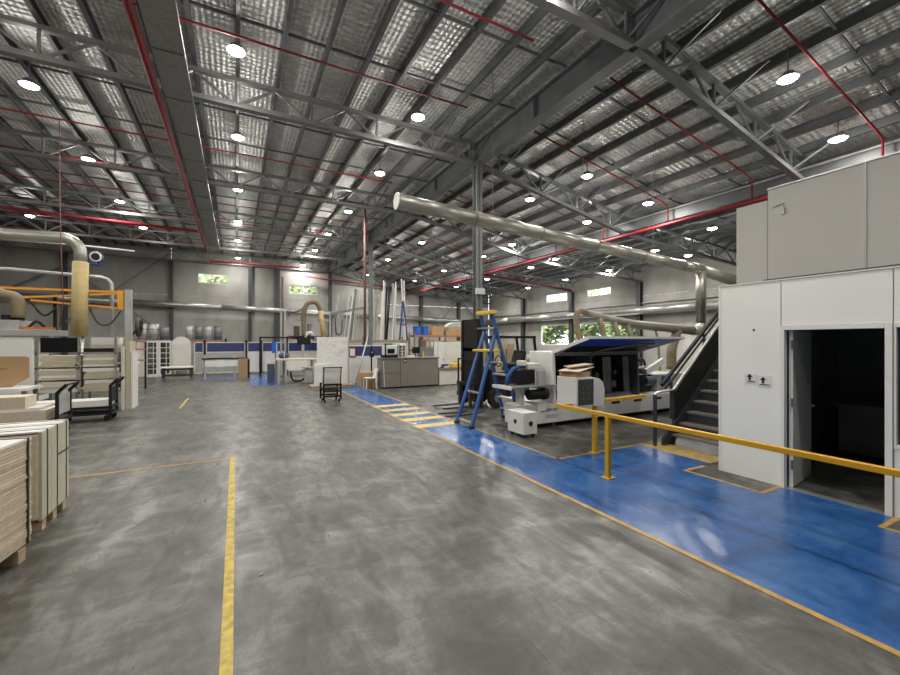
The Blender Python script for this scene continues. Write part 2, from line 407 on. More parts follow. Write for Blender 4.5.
# ---- main girder on columns, valley gutter
g = thing('steel_girder', 'deep dark grey steel girder running along the ridge on posts', 'beam', (XB, 14, 7.9))
MB().box(XB-.16, XB+.16, YF, YB, 7.9, 7.94).build('bottom_flange', 'steel', g)
MB().box(XB-.16, XB+.16, YF, YB, 8.56, 8.60).build('top_flange', 'steel', g)
MB().box(XB-.02, XB+.02, YF, YB, 7.94, 8.56).build('web_plate', 'steel', g)
st = None
for y in [TY[0]+3.1*k for k in range(12)]:
    for s in (-1, 1):
        MB().box(XB+s*.02, XB+s*.14, y-.008, y+.008, 7.94, 8.56).build('stiffener', 'steel', g)
def hcol(name, label, x, y, z1, m='steel', w=.25, alongx=True, group=None):
    t = thing(name, label, 'column', (x, y, 0), 0, group); h = w/2
    if alongx:
        MB().box(x-h, x+h, y-h, y-h+.025, 0, z1).box(x-h, x+h, y+h-.025, y+h, 0, z1).box(x-.012, x+.012, y-h, y+h, 0, z1).build('shaft', m, t)
    else:
        MB().box(x-h, x-h+.025, y-h, y+h, 0, z1).box(x+h-.025, x+h, y-h, y+h, 0, z1).box(x-h, x+h, y-.012, y+.012, 0, z1).build('shaft', m, t)
    MB().box(x-h-.06, x+h+.06, y-h-.06, y+h+.06, 0, .03).build('base_plate', m, t)
    MB().box(x-h-.03, x+h+.03, y-h-.03, y+h+.03, z1-.03, z1).build('cap_plate', m, t)
    return t
c1 = hcol('steel_post', 'grey steel post behind the forklift holding up the girder', XB, 11.8, 7.9, w=.24, m='post')
MB().box(XB-.17, XB+.17, 11.60, 11.66, 3.48, 3.68).build('junction_box', 'white', c1)
hcol('steel_post', 'grey steel post among the tall leaning profiles under the girder', XB, 24.2, 7.9, w=.24, m='post')
gt = thing('valley_gutter', 'long galvanised box gutter under the roof valley', 'gutter', (XG, 14, 6.45))
MB().box(XG-.25, XG-.23, YF, YB-.1, 6.5, 6.85).box(XG+.23, XG+.25, YF, YB-.1, 6.5, 6.85).box(XG-.25, XG+.25, YF, YB-.1, 6.48, 6.5).build('gutter_channel', 'colsteel', gt)
MB().tube([(XG-.28, YF, 6.88), (XG-.28, YB-.1, 6.88)], .035, 8).build('gutter_lip', 'alu', gt)

# ---- back wall (precast panels, windows), right wall, left and front walls
def wall_with_holes(name, axis, pos, thick, a0, a1, z1f, holes, joints, zjoint):
    """panels split at joints; each hole (a0,a1,z0,z1) cut into grid cells"""
    r = root(name, (pos, 0, 0) if axis == 'x' else (0, pos, 0))
    js = [a0]+joints+[a1]; gap = .012
    for A, B in zip(js[:-1], js[1:]):
        for Z0, Z1 in ((0, zjoint), (zjoint, None)):
            top = Z1 if Z1 is not None else None
            cuts = sorted({A+gap, B-gap} | {h for H in holes for h in H[:2] if A < h < B})
            mb = MB()
            for p, q in zip(cuts[:-1], cuts[1:]):
                mid = (p+q)/2; segs = [(Z0+(gap if Z0 else 0), 99 if top is None else top-gap)]
                for H in holes:
                    if H[0] <= mid <= H[1]:
                        ns = []
                        for s0, s1 in segs:
                            if H[3] <= s0 or H[2] >= s1: ns.append((s0, s1)); continue
                            if H[2] > s0: ns.append((s0, H[2]))
                            if H[3] < s1: ns.append((H[3], s1))
                        segs = ns
                for s0, s1 in segs:
                    t0 = z1f(p) if s1 == 99 else s1; t1 = z1f(q) if s1 == 99 else s1
                    if axis == 'y': mb.prism([(p, s0), (q, s0), (q, t1), (p, t0)], 'y', pos, pos+thick)
                    else: mb.prism([(p, s0), (q, s0), (q, t1), (p, t0)], 'x', pos, pos+thick)
            if mb.v: mb.build('wall_panel', 'wall', r)
    return r
W1 = (-2.57, -.55, 6.38, 7.10); W2 = (3.98, 6.25, 5.9, 6.62)
wb = wall_with_holes('wall_back', 'y', YB, .18, XL, XR, lambda x: zb(x)+RT, [W1, W2], [-10.23, -4.28, 1.0, XB, XG, 20.2], 5.35)
V1 = (24.88, 27.43, 5.22, 5.9); V2 = (20.48, 22.74, 5.3, 5.84); D1 = (23.75, 28.1, 1.55, 3.3); D2 = (18.3, 23.55, 1.55, 3.3)
wr = wall_with_holes('wall_right', 'x', XR, .18, YF, YB, lambda y: zb(XR)+RT, [V1, V2, D1, D2], [-.6, 5.6, 11.8, 18.0, 24.2, 30.4], 4.9)
MB().box(XR-.01, XR+.17, YF, YB, 0, .02).build('wall_sill', 'wall', wr)
struct(MB().box(XL-.2, XL, YF-.2, YB, 0, 9).build('wall_left', 'wall'))
struct(MB().box(XL, XR+.2, YF-.2, YF, 0, 9).build('wall_front', 'wall'))
def window(name, axis, pos, H, mull=1, fw=.05):
    r = root(name, (pos, (H[0]+H[1])/2, H[2]) if axis == 'x' else ((H[0]+H[1])/2, pos, H[2]))
    def bx(a, b, z0, z1, d0, d1):
        return MB().box(pos+d0, pos+d1, a, b, z0, z1) if axis == 'x' else MB().box(a, b, pos+d0, pos+d1, z0, z1)
    a, b, z0, z1 = H
    for q in ((a, a+fw, z0, z1), (b-fw, b, z0, z1), (a, b, z0, z0+fw), (a, b, z1-fw, z1)): bx(*q, .03, .1).build('window_frame', 'trimw', r)
    n = mull+1
    for k in range(n):
        p, q = a+(b-a)*k/n, a+(b-a)*(k+1)/n
        if k: bx(p-.025, p+.025, z0, z1, .03, .1).build('mullion', 'trimw', r)
        bx(p+.03, q-.03, z0+fw, z1-fw, .06, .066).build('pane', 'glass', r)
    return r
window('window_1', 'y', YB, W1); window('window_2', 'y', YB, W2)
window('window_3', 'x', XR, V1); window('window_4', 'x', XR, V2)
window('window_5', 'x', XR, D1, 0, .08); window('window_6', 'x', XR, D2, 0, .08)
# wall columns with braces
GW = 'dark wall columns along the back wall'
for x in (-10.23, -4.28, 1.0, XB, 20.2):
    hcol('wall_column', 'dark steel column on the concrete back wall, %s from the window wall' % ORD[[20.2, XB, 1.0, -4.28, -10.23].index(x)], x, YB-.2, zb(x), m='colsteel', w=.26, group=GW)
hcol('wall_column', 'dark grey twin column beside the red riser on the back wall', 3.0, YB-.2, 7.9, w=.42, m='colsteel')
hcol('wall_column', 'dark grey corner column where the valley gutter meets the back wall', 16.0, YB-.2, zb(16), w=.3, m='colsteel')
for y in (5.6, 11.8, 18.0, 24.2, 30.4):
    hcol('wall_column', 'dark steel column on the tall window wall, %s from the back wall' % ORD[[30.4, 24.2, 18.0, 11.8, 5.6].index(y)], XR-.2, y, zb(XR-.2), w=.3, m='colsteel', alongx=False, group='dark columns along the window wall')
GB = 'diagonal wall braces'
for nb, (p, q) in enumerate((((-4.4, 8.3), (-10.1, 3.2)), ((-10.1, 7.0), (-4.4, 2.2)), ((-10.4, 6.8), (-16.5, 3.0)), ((20.3, 6.2), (23.9, 2.0)), ((20.1, 6.2), (16.5, 2.0)))):
    tag(MB().bar((p[0], YB-.42, p[1]), (q[0], YB-.42, q[1]), .1, .1).build('wall_brace', 'steel'), 'diagonal dark steel wall brace ' + ['running down behind the jib boom from a truss end', 'crossing the longer brace behind the jib boom', 'behind the white panel saw', 'leaning towards the tall window wall', 'leaning towards the valley gutter column'][nb], 'brace', GB)

# ---- outside: paving, hedge and trees behind the windows
struct(MB().box(XR+.3, 70, -20, 80, -.35, -.05).build('ground_outside', 'ground_out'))
struct(MB().box(-60, XR+.3, YB+.3, 90, -.35, -.05).build('ground_outside', 'ground_out'))
def tree(x, y, h, r, m, label, group):
    t = thing('tree', label, 'tree', (x, y, 0), 0, group)
    MB().tube([(x, y, -.06), (x+.1, y, h*.35), (x, y+.1, h*.6)], [.22, .16, .08], 8).build('trunk', 'olive', t)
    mb = MB(); rnd = random.Random(int(x*7+y*13))
    for k in range(2600):
        a, b = rnd.uniform(0, 2*PI), math.acos(rnd.uniform(-1, 1)); rr = r*(.45+.55*rnd.random())*(1+.25*math.sin(3*a+5*b))
        c = Vector((x+rr*math.sin(b)*math.cos(a), y+rr*math.sin(b)*math.sin(a), h*.62+rr*.85*math.cos(b)))
        u = Vector((rnd.uniform(-1, 1), rnd.uniform(-1, 1), rnd.uniform(-1, 1))).normalized(); v = u.orthogonal().normalized(); s_ = .22+.2*rnd.random()
        mb.add([c-u*s_, c+v*s_*.6, c+u*s_, c-v*s_*.6], [(0, 1, 2, 3)])
    f = mb.build('foliage', m, t); f['kind'] = 'stuff'
for k, (x, y, h, r) in enumerate([(33, 26, 6.5, 3.1), (34, 31.5, 7, 3.4), (32.5, 37, 6.5, 3.2), (36, 22, 4.4, 2.1)]):
    tree(x, y, h, r, 'leaf' if k != 3 else 'leaf2', 'leafy green tree outside the tall windows', 'trees outside the window wall')
for k, (x, y, h, r) in enumerate([(-6, 46, 10.5, 4), (0, 47, 11.5, 4.3), (6, 47, 11, 4.2), (12, 46.5, 10.5, 4)]):
    tree(x, y, h, r, 'leaf2', 'leafy pale green tree behind the small high windows', 'trees behind the back wall')

# ============================================================ OFFICE BLOCK
OX = 6.27
DY0, DY1, DZ = 1.69, 2.60, 2.04
wo = root('wall_office', (OX, 0, 0))
wins = (-1.2, 1.618, .78, 2.02)
for (a, b, z0, z1) in ((DY1+.05, 3.41, 0, 2.69), (DY0-.06, DY1+.045, DZ+.055, 2.69), (-5, DY0-.065, 2.1, 2.69), (-5, DY0-.065, 0, .74), (-5, wins[0]-.05, .745, 2.095)):
    MB().box(OX, OX+.1, a+.003, b-.003, z0, z1).build('wall_panel', 'offwall', wo, bevel=.002)
MB().box(OX+.1, 9.9, 3.31, 3.41, 0, 2.60).build('end_panel', 'offwall', wo)
MB().box(OX-.006, OX, 3.385, 3.415, 0, 2.69).build('corner_trim', 'trimw', wo)
MB().box(OX-.012, OX+.02, -5, 3.41, 2.69, 2.705).build('top_capping', 'trimw', wo)
MB().cyl((OX-.004, 2.96, 2.05), .014, .006, 'x', 12).build('cable_hole', 'ink', wo)
struct(MB().box(OX+.1, 10.9, -5, 3.41, 2.60, 2.69).build('mezzanine_deck', 'mgrey'))
struct(MB().box(OX+.12, OX+.2, -5, 2.90, 2.692, 2.74).build('shadow_line_strip', 'seam'))  # dark strip stands in for the shadow line at the upper wall's foot
# inner room
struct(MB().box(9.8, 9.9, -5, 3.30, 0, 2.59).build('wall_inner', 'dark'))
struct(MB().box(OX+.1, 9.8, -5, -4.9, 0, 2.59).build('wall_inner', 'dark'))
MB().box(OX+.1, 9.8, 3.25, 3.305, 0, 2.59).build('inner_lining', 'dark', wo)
# door
d1 = root('door_1', (OX, (DY0+DY1)/2, 0))
for a, b, z0, z1 in ((DY1+.005, DY1+.05, 0, DZ+.05), (DY0-.06, DY0, 0, DZ+.05), (DY0, DY1+.005, DZ, DZ+.05)):
    MB().box(OX-.02, OX+.06, a, b, z0, z1).build('door_frame', 'trimw', d1, bevel=.004)
MB().box(OX-.005, OX+.09, DY0, DY1, .001, .012).build('threshold', 'alu', d1)
leaf = MB().box(0, .86, -.02, .02, .015, DZ-.005).rot((0, 0), .15)
leaf.v = [(x+OX+.075, y+DY1-.03, z) for x, y, z in leaf.v]
lf = leaf.build('door_leaf', 'trimw', d1)
for z in (.25, 1.05, 1.8):
    MB().cyl((OX+.065, DY1-.045, z), .014, .11, 'z', 8).build('hinge', 'mgrey', lf)
MB().tube([(OX+.86, DY1+.07, 1.0), (OX+.86, DY1+.01, 1.0), (OX+.76, DY1-.005, 1.0)], .01, 6).build('handle', 'alu', lf)
# office window beside the door
w7 = root('window_7', (OX, wins[0], wins[2]))
for a, b, z0, z1 in ((wins[1]-.014, wins[1]+.005, .74, 2.1), (wins[0]-.05, wins[0], .74, 2.1), (wins[0], wins[1]-.014, .74, .78), (wins[0], wins[1]-.014, 2.05, 2.1)):
    MB().box(OX-.01, OX+.1, a, b, z0, z1).build('window_frame', 'trimw', w7)
MB().box(OX+.04, OX+.046, wins[0], wins[1]-.014, .78, 2.05).build('pane', 'dglass', w7)
# furniture inside the dark room
t = thing('utility_bench', 'pale bench with worktop in the dark room behind the open door', 'bench', (8.9, 1.6, 0))
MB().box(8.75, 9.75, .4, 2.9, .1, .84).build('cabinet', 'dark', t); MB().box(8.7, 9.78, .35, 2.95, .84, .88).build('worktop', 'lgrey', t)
MB().tube([(9.6, 1.5, .88), (9.6, 1.5, 1.12)]+arc((9.52, 1.5, 1.12), .08, 0, PI, 6)+[(9.44, 1.5, 1.08)], .012, 6).build('tap', 'alu', t)
t = thing('floor_tray', 'low black tray with white rim in the dark room', 'tray', (7.9, .9, 0))
MB().box(7.55, 8.35, .6, 1.35, .002, .16).build('tray_body', 'black', t); MB().box(7.53, 8.37, 1.35, 1.39, .10, .19).build('rim', 'white', t)
t = thing('mop_handle', 'thin grey handled mop leaning in the dark room', 'mop', (8.6, 2.2, 0))
MB().bar((8.55, 2.25, .05), (8.68, 2.3, 1.5), .025).build('handle', 'lgrey', t); MB().prism([(8.42, 2.16), (8.66, 2.16), (8.66, 2.34), (8.42, 2.34)], 'z', .002, .08).build('mop_head', 'mgrey', t)
# direction signs beside the door
def arrow_sign(y0, y1, z0, z1, label):
    t = thing('direction_sign', label, 'sign', (OX, (y0+y1)/2, z0)); x = OX
    MB().box(x-.006, x, y0, y1, z0, z1).build('plate', 'boardwhite', t)
    c = (y0+y1)/2+.01; zc = z0+.045; s = .060
    MB().prism([(c-.013, zc), (c+.013, zc), (c+.013, zc+.045), (c+s*.6, zc+.045), (c, zc+.09), (c-s*.6, zc+.045), (c-.013, zc+.045)], 'x', x-.009, x-.006).build('arrow', 'ink', t)
    MB().box(x-.008, x-.006, y0+.015, y1-.03, z0+.022, z0+.034).build('caption', 'ink', t)
arrow_sign(2.925, 3.07, 1.315, 1.445, 'small grey wall sign with black up arrow')
arrow_sign(2.755, 2.920, 1.285, 1.435, 'small white wall sign with black up arrow next to door')
# upper storey wall, set back behind the mezzanine deck
UX = 10.3
wu = root('wall_upper', (UX, 0, 2.69))
for a, b, z1 in ((4.60, 5.22, 4.98), (3.04, 4.59, 5.20), (.2, 3.02, 5.20), (-3, .18, 5.20)):
    MB().box(UX, UX+.12, a, b, 2.69, z1).build('wall_panel', 'upwall', wu, bevel=.003)
MB().box(UX-.02, UX, 3.015, 3.045, 2.69, 5.2).build('joint_strip', 'lgrey', wu)
MB().box(UX+.12, UX+5, 5.12, 5.22, 2.69, 4.9).build('wall_panel', 'upwall', wu)
MB().box(UX-.03, UX+.15, -3, 4.59, 5.2, 5.23).build('top_capping', 'galv', wu)
MB().tube([(UX-.03, 4.5, 4.80), (UX-.03, 4.33, 4.83), (UX-.03, 4.30, 4.83), (UX-.03, 4.30, 4.68)], .012, 6).build('conduit', 'lgrey', wu)
MB().box(UX-.05, UX, 4.27, 4.33, 4.6, 4.72).build('bracket', 'lgrey', wu)

# ============================================================ STAIRS
st = thing('steel_staircase', 'black steel staircase with worn treads beside the white office', 'staircase', (6.9, 4.1, 0))
SY0, SY1 = 3.52, 4.68
for s in (SY0-.05, SY1):
    MB().prism([(6.86, 0), (7.12, 0), (10.0, 2.5), (10.0, 2.69), (9.9, 2.69), (6.86, .12)], 'y', s, s+.05).build('stringer', 'darkblue_blk', st)
for k in range(1, 14):
    x = 6.86+.22*k; z = .19*k
    MB().box(x, x+.26, SY0, SY1, z-.035, z).build('tread', 'tread', st)
    MB().box(x+.235, x+.245, SY0, SY1, z, z+.155).build('riser', 'darkblue_blk', st)
MB().prism([(7.22, .38), (9.3, 2.13), (9.3, 2.76), (7.22, .965)], 'y', SY1+.015, SY1+.035).build('side_panel', 'black', st)
MB().tube([(6.71, 4.75, 0), (6.71, 4.75, .92)], .035, 10).build('newel_post', 'darkblue_blk', st)
MB().tube([(6.71, 4.75, .88), (6.715, 4.75, .94), (6.76, 4.75, .965), (7.2, 4.75, .985), (7.26, 4.75, 1.0), (8.69, 4.75, 2.23), (9.1, 4.75, 2.58)], .024, 8).build('handrail', 'alu', st, smooth=True)
MB().bar((7.0, 4.82, 1.08), (9.1, 4.82, 2.70), .05, .06).build('outer_rail', 'black', st)
MB().bar((7.1, 4.82, 1.0), (9.1, 4.82, 2.58), .03, .03).build('outer_rail', 'black', st)
for x in (7.25, 8.3): MB().bar((x, 4.8, .19*(x-6.86)/.22+.1), (x, 4.8, .19*(x-6.86)/.22+.80), .04, .04).build('baluster', 'darkblue_blk', st)
MB().tube([(7.25, 4.75, 0), (7.25, 4.75, .98)], .03, 8).build('newel_post', 'darkblue_blk', st)
MB().box(9.9, 10.28, 3.45, 4.75, 2.6, 2.69).build('landing', 'mgrey', st)

# ============================================================ YELLOW RAIL
t = thing('guard_rail', 'yellow steel guard rail around the corner of the blue walkway', 'railing', (4.56, 3.94, 0))
MB().bar((4.56, -.4, .87), (4.56, 4.96, .87), .055, .055).build('top_rail', 'yellow', t, bevel=.006)
MB().bar((5.28, 4.93, .87), (6.66, 4.93, .89), .055, .055).build('top_rail', 'yellow', t, bevel=.006)
MB().bar((4.56, 4.93, .86), (4.86, 4.93, .86), .04, .04).build('link_rail', 'yellow', t)
for x, y in ((4.56, 3.94), (5.38, 4.93), (4.56, .6)):
    p = MB().box(x-.032, x+.032, y-.032, y+.032, .012, .85).build('post', 'yellow', t, bevel=.005)
    MB().box(x-.07, x+.07, y-.07, y+.07, .004, .016).build('foot_plate', 'yellow', p)

# ============================================================ LAMPS
def make_lamp():
    t = thing('high_bay_light', 'round glowing high bay lamp hanging from the roof purlins', 'lamp', (0, 0, 0), 0, 'high bay lamps hung under the roof')
    MB().tube([(0, 0, .10), (0, 0, .13), (0, 0, .20), (0, 0, .24)], [.20, .20, .12, .10], 20).build('housing', 'mgrey', t, smooth=True)
    MB().tube([(0, 0, .055), (0, 0, .075), (0, 0, .10)], [.10, .155, .175], 20).build('lens', 'lamp', t, smooth=True)
    MB().cyl((0, 0, .24), .012, .60, 'z', 6).build('hanger_rod', 'mgrey', t)
    li = bpy.data.lights.new('lamp_light', 'AREA'); li.shape = 'DISK'; li.size = .32; li.energy = LAMP_W; li.color = (1, .965, .90); li.spread = math.radians(172)
    lo = bpy.data.objects.new('lamp_light', li); C.objects.link(lo); lo.parent = t; lo.location = (0, 0, .05)
    lg = bpy.data.lights.new('lens_spill', 'POINT'); lg.energy = GLOW_W; lg.color = (1, .965, .90); lg.shadow_soft_size = .10
    lo = bpy.data.objects.new('lens_spill', lg); C.objects.link(lo); lo.parent = t; lo.location = (0, 0, -.07)
    return t
LP = [(0.0,9.99),(.05,14.19),(.07,19.07),(.09,24.2),(.11,28.8),(.14,34.8),(4.55,10.54),(4.8,14.74),(4.84,19.82),(4.81,24.55),(4.87,29.38),(4.95,35.6),
 (-4.52,13.71),(-4.55,18.35),(-4.65,23.22),(-4.58,27.96),(10.56,4.33),(13.43,4.46),(10.65,10.09),(13.47,9.82),(10.45,12.9),(17.4,9.74),(18.71,13.25),
 (13.08,17.64),(13.24,20.78),(16.28,17.8),(16.67,20.47),(16.82,25.83),(21.32,26.56),(21.0,21.92),(21.4,31.93),(13.36,26.23),(13.4,31.7),(16.82,30.72),
 (9.75,22.0),(9.67,27.84),(10.19,34.32),(20.71,17.83),(20.75,12.82),(13.35,12.65),
 # beyond the frame: the same grid goes on overhead and behind
 (0,5.2),(4.6,5.3),(-4.5,9.0),(-4.5,4.5),(0,.4),(4.6,.4),(-9.2,14),(-9.2,19),(10.5,-1.2),(-9.2,8.5),(-9.2,28)]
def lamp_z(x):
    if x < XB: return 8.2
    if x < XG: return 8.2-.2*(x-XB)
    return 6.7-.065*(x-XG)
L0 = make_lamp()
ROWS = [(-12, 'in the row beyond the plank rack'), (-7, 'in the row over the plank rack'), (-2, 'in the row beside the cable tray'), (2.5, 'in the row before the girder'),
        (7.3, 'in the row after the girder'), (11.9, 'in the row before the gutter'), (XG-.1, 'in the row past the gutter'), (18.9, 'in the row along the window wall')]
def row_of(x): return max(k for k, (a, _) in enumerate(ROWS) if x >= a)
for r in range(len(ROWS)):
    row = sorted([p for p in LP if row_of(p[0]) == r], key=lambda p: -p[1])
    for k, (x, y) in enumerate(row):
        lab = 'high bay lamp %s, %s from the back wall' % (ROWS[r][1], ORD[k])
        if (x, y) == LP[0]: L0.location = (x, y, lamp_z(x)-.08); L0['label'] = lab
        else: dup(L0, (x, y, lamp_z(x)-.08), 0, lab)

# ============================================================ SPRINKLER PIPES, TRAY, DUCTS
def pipe(name, label, cat, pts, r, m, group=None, n=10):
    return tag(MB().tube(pts, r, n).build(name, m, smooth=True), label, cat, group)
for y, nth in zip((3.9, 6.8, 9.6, 12.6, 15.6, 18.7, 21.7, 24.9, 28, 31.2), ['tenth', 'ninth', 'eighth', 'seventh', 'sixth', 'fifth', 'fourth', 'third', 'second', 'first']):
    pipe('sprinkler_pipe', 'thin red sprinkler pipe crossing under the level roof, %s from the back wall' % nth, 'pipe', [(-14, y, 8.3), (5.6, y, 8.3)], .026, 'red', 'thin red sprinkler branches on the tray side', 8)
    pipe('sprinkler_pipe', 'thin red sprinkler pipe down the sloping roof, %s from the back wall' % nth, 'pipe', [(7.95, y, 8.22), (14.02, y, 7.05), (14.3, y, 6.95), (14.3, y, 6.34)], .026, 'red', 'thin red sprinkler branches on the sloping roof', 8)
pipe('sprinkler_main', 'thick red sprinkler main hung beside the cable tray', 'pipe', [(-1.62, YF, 7.62), (-1.62, 30.1, 7.62)], .075, 'red')
pipe('sprinkler_main', 'long thick red sprinkler main hung beside the valley gutter', 'pipe', [(14.3, YF, 6.28), (14.3, 36.1, 6.28)], .07, 'red')
pipe('sprinkler_main', 'red pipe under the truss over the machine with black panel', 'pipe', [(-16.5, 24.05, 7.70), (-1.7, 24.05, 7.45)], .065, 'red')
pipe('sprinkler_main', 'red pipe leaving the cable tray end towards the girder', 'pipe', [(-1.5, 30.15, 7.03), (3.64, 30.15, 7.08), (3.9, 30.15, 7.05)], .06, 'red')
pipe('sprinkler_main', 'red pipe along the top of the back wall behind the tall profiles', 'pipe', [(5.2, 36.0, 7.36), (16.0, 36.0, 6.66)], .065, 'red')
pipe('sprinkler_main', 'red pipe under the truss towards the tall window wall', 'pipe', [(15.0, 24.05, 6.62), (23.6, 24.05, 5.95)], .065, 'red')
pipe('riser_pipe', 'dusty red standpipe rising in front of the leaning profiles', 'pipe', [(5.73, 20, 0), (5.73, 20, 8.6)], .07, 'dull_red')
pipe('riser_pipe', 'dark red riser pipe beside the twin column on the back wall', 'pipe', [(3.42, YB-.25, 0), (3.42, YB-.25, 7.2)], .07, 'dull_red')
t = thing('cable_tray', 'wide grey perforated cable tray running along under the trusses', 'cable tray', (-1.2, 12, 7.7))
MB().box(-1.5, -.92, YF, 30.2, 7.70, 7.712).build('tray_floor', 'tray', t)
for x in (-1.5, -.93): MB().box(x, x+.012, YF, 30.2, 7.70, 7.80).build('tray_side', 'mgrey', t)
for k in range(20): MB().box(-1.47, -.93, -5+k*1.85, -4.96+k*1.85, 7.675, 7.698).build('rung', 'tray', t)
for k in range(6): MB().box(-1.21, -1.19, 2+k*5, 2.02+k*5, 7.712, 8.7).build('hanger_rod', 'mgrey', t)
# big diagonal extraction duct and drop to the edge bander
t = thing('extraction_duct', 'long round galvanised duct with capped end crossing above the machine', 'duct', (8.5, 8.2, 4.3))
def zd(x): return 4.9-(x-3.05)*.0515
seg = [3.05, 5.0, 7.0, 9.0, 11.0, 13.0, 14.0]
for a, b in zip(seg[:-1], seg[1:]):
    MB().tube([(a, 8.2, zd(a)), (b, 8.2, zd(b))], .165, 20).build('duct_section', 'duct', t, smooth=True)
    MB().ring((b, 8.2, zd(b)), .167, .012, 'x').build('coupling', 'duct', t)
MB().tube([(3.03, 8.2, 4.9), (3.055, 8.2, 4.9)], .178, 20).build('end_cap', 'white', t)
MB().tube([(14.0, 8.2, zd(14)), (16.2, 8.2, 4.08), (17.6, 8.2, 3.95)], .20, 16).build('duct_section', 'duct', t, smooth=True)
MB().tube([(14.0, 8.2, 4.5), (14.0, 8.2, 2.5)]+arc((13.75, 8.2, 2.5), .25, 0, -PI/2, 6)+[(13.5, 8.2, 2.25)], .155, 16).build('down_pipe', 'duct', t, smooth=True)
MB().tube([(13.6, 8.2, 2.25), (10.6, 8.2, 2.4), (8.6, 8.2, 2.68)], [.15, .125, .075], 14).build('manifold', 'duct_d', t, smooth=True)
for x in (5.5, 8.5, 11.5): MB().cyl((x, 8.2, zd(x)+.165), .008, 4.2-.0-(.2*max(0, x-XB)), 'z', 6).build('hanger_rod', 'mgrey', t)
def flex(t, pts, r, m='hose_d'): MB().tube(sm(pts), r, 10).build('flexible_hose', m, t, smooth=True)
flex(t, [(8.62, 8.2, 2.68), (8.35, 8.15, 2.73), (8.17, 8.1, 2.62), (8.12, 8.05, 2.3), (8.14, 7.9, 1.9), (8.2, 7.6, 1.6)], .085)
for x, z in ((9.25, 2.55), (9.85, 2.45), (10.4, 2.38)):
    flex(t, [(x, 8.2, z), (x-.2, 8.1, z-.08), (x-.3, 7.95, z-.25), (x-.33, 7.8, 1.9), (x-.33, 7.6, 1.6)], .075)
flex(t, [(11.6, 8.2, 2.25), (11.58, 8.1, 1.9), (11.5, 8.0, 1.3), (11.4, 7.9, 1.0)], .035)
flex(t, [(12.7, 8.2, 2.25), (12.55, 8.2, 1.95), (12.4, 8.2, 1.6), (12.4, 8.2, 1.0)], .15)
# wall ducts
t = thing('wall_duct', 'long grey round duct fixed along the concrete back wall', 'duct', (0, YB-.5, 4.2))
for a, b in ((-15, -6.8), (-6.8, -1), (-1, 4), (4, 10.6), (10.6, 16), (16, 23)):
    za, zb_ = 4.47-.028*a+.0, 4.47-.028*b
    MB().tube([(a, YB-.55, za), (b, YB-.55, zb_)], .22, 14).build('duct_section', 'galv', t, smooth=True)
    MB().ring((b, YB-.55, zb_), .222, .02, 'x', 16).build('coupling', 'galv', t)
    MB().bar((b-.1, YB-.55, zb_-.22), (b-.1, YB-.03, zb_-.3), .05).build('wall_bracket', 'steel', t)
t = thing('wall_duct', 'long round galvanised duct along the wall with tall windows', 'duct', (XR-.5, 20, 3.9))
for a, b in ((8, 14), (14, 20), (20, 26), (26, 32), (32, 36)):
    MB().tube([(XR-.55, a, 3.9), (XR-.55, b, 3.9)], .26, 14).build('duct_section', 'galv', t, smooth=True)
    MB().ring((XR-.55, b, 3.9), .262, .02, 'y', 16).build('coupling', 'galv', t)
    MB().bar((XR-.55, b-.1, 3.64), (XR-.02, b-.1, 3.56), .05).build('wall_bracket', 'steel', t)
pipe('conduit', 'thin grey conduit on the wall above the tall windows', 'conduit', [(XR-.1, 6, 4.42), (XR-.1, 36, 4.42)], .05, 'lgrey')

# ============================================================ EDGE BANDING MACHINE
e = thing('edge_banding_machine', 'white edge banding machine with raised blue lined hood behind the yellow rail', 'machine', (8.4, 7.4, 0))
MB().box(5.77, 11.6, 6.85, 8.2, .10, .52).build('base_cabinet', 'white', e, bevel=.012)
MB().box(5.9, 11.5, 6.97, 8.1, .02, .10).build('plinth', 'black', e)
for x in (6.3, 8.0, 9.7, 11.2): MB().cyl((x, 6.98, 0), .05, .10, 'z', 10).build('levelling_foot', 'mgrey', e)
for x in (8.05, 8.85, 9.65, 10.5): MB().box(x, x+.28, 6.838, 6.85, .38, .43).build('vent_slot', 'black', e)
text_part('KDF 650', .085, 'ink_b', e, Matrix.Translation((6.0, 6.846, .36)) @ Matrix.Rotation(PI/2, 4, 'X'))
MB().box(5.84, 5.98, 6.842, 6.85, .365, .38).build('logo_bar', 'ink_b', e)
for k in range(4): MB().box(6.0, 6.32, 6.846, 6.85, .21+.022*k, .222+.022*k).build('small_print', 'ink_g', e)
# hood housing
MB().prism([(6.85, .52), (7.7, .52), (7.7, 1.66), (7.0, 1.66), (6.9, 1.60)], 'x', 6.22, 6.30).build('end_panel', 'white', e, bevel=.01)
MB().prism([(6.9, .52), (7.7, .52), (7.7, 1.62), (6.95, 1.62)], 'x', 9.08, 9.15).build('end_panel', 'steelblue', e, bevel=.01)
MB().box(6.30, 9.08, 7.62, 7.68, .52, 1.62).build('back_panel', 'black', e)
MB().box(6.24, 9.15, 6.95, 7.7, 1.62, 1.66).build('hood_top', 'white', e)
MB().box(6.30, 9.08, 6.92, 6.98, 1.56, 1.62).build('hood_rail', 'mgrey', e)
MB().box(7.42, 7.50, 6.95, 7.6, .52, 1.58).build('divider', 'steelblue', e)
MB().box(6.30, 7.42, 7.3, 7.36, .52, 1.25).build('inner_panel', 'black', e)
for x0, x1, y in ((8.12, 8.42, 7.15), (8.80, 9.02, 7.1)):
    mb = MB(); n = 6; vs = []
    for k in range(n+1):
        x = x0+(x1-x0)*k/n; yy = y+.03*(k % 2)
        vs += [(x, yy, .54), (x, yy+.05, 1.5)]
    mb.add(vs, [(2*k, 2*k+2, 2*k+3, 2*k+1) for k in range(n)])
    mb.build('dust_curtain', 'mgrey', e)
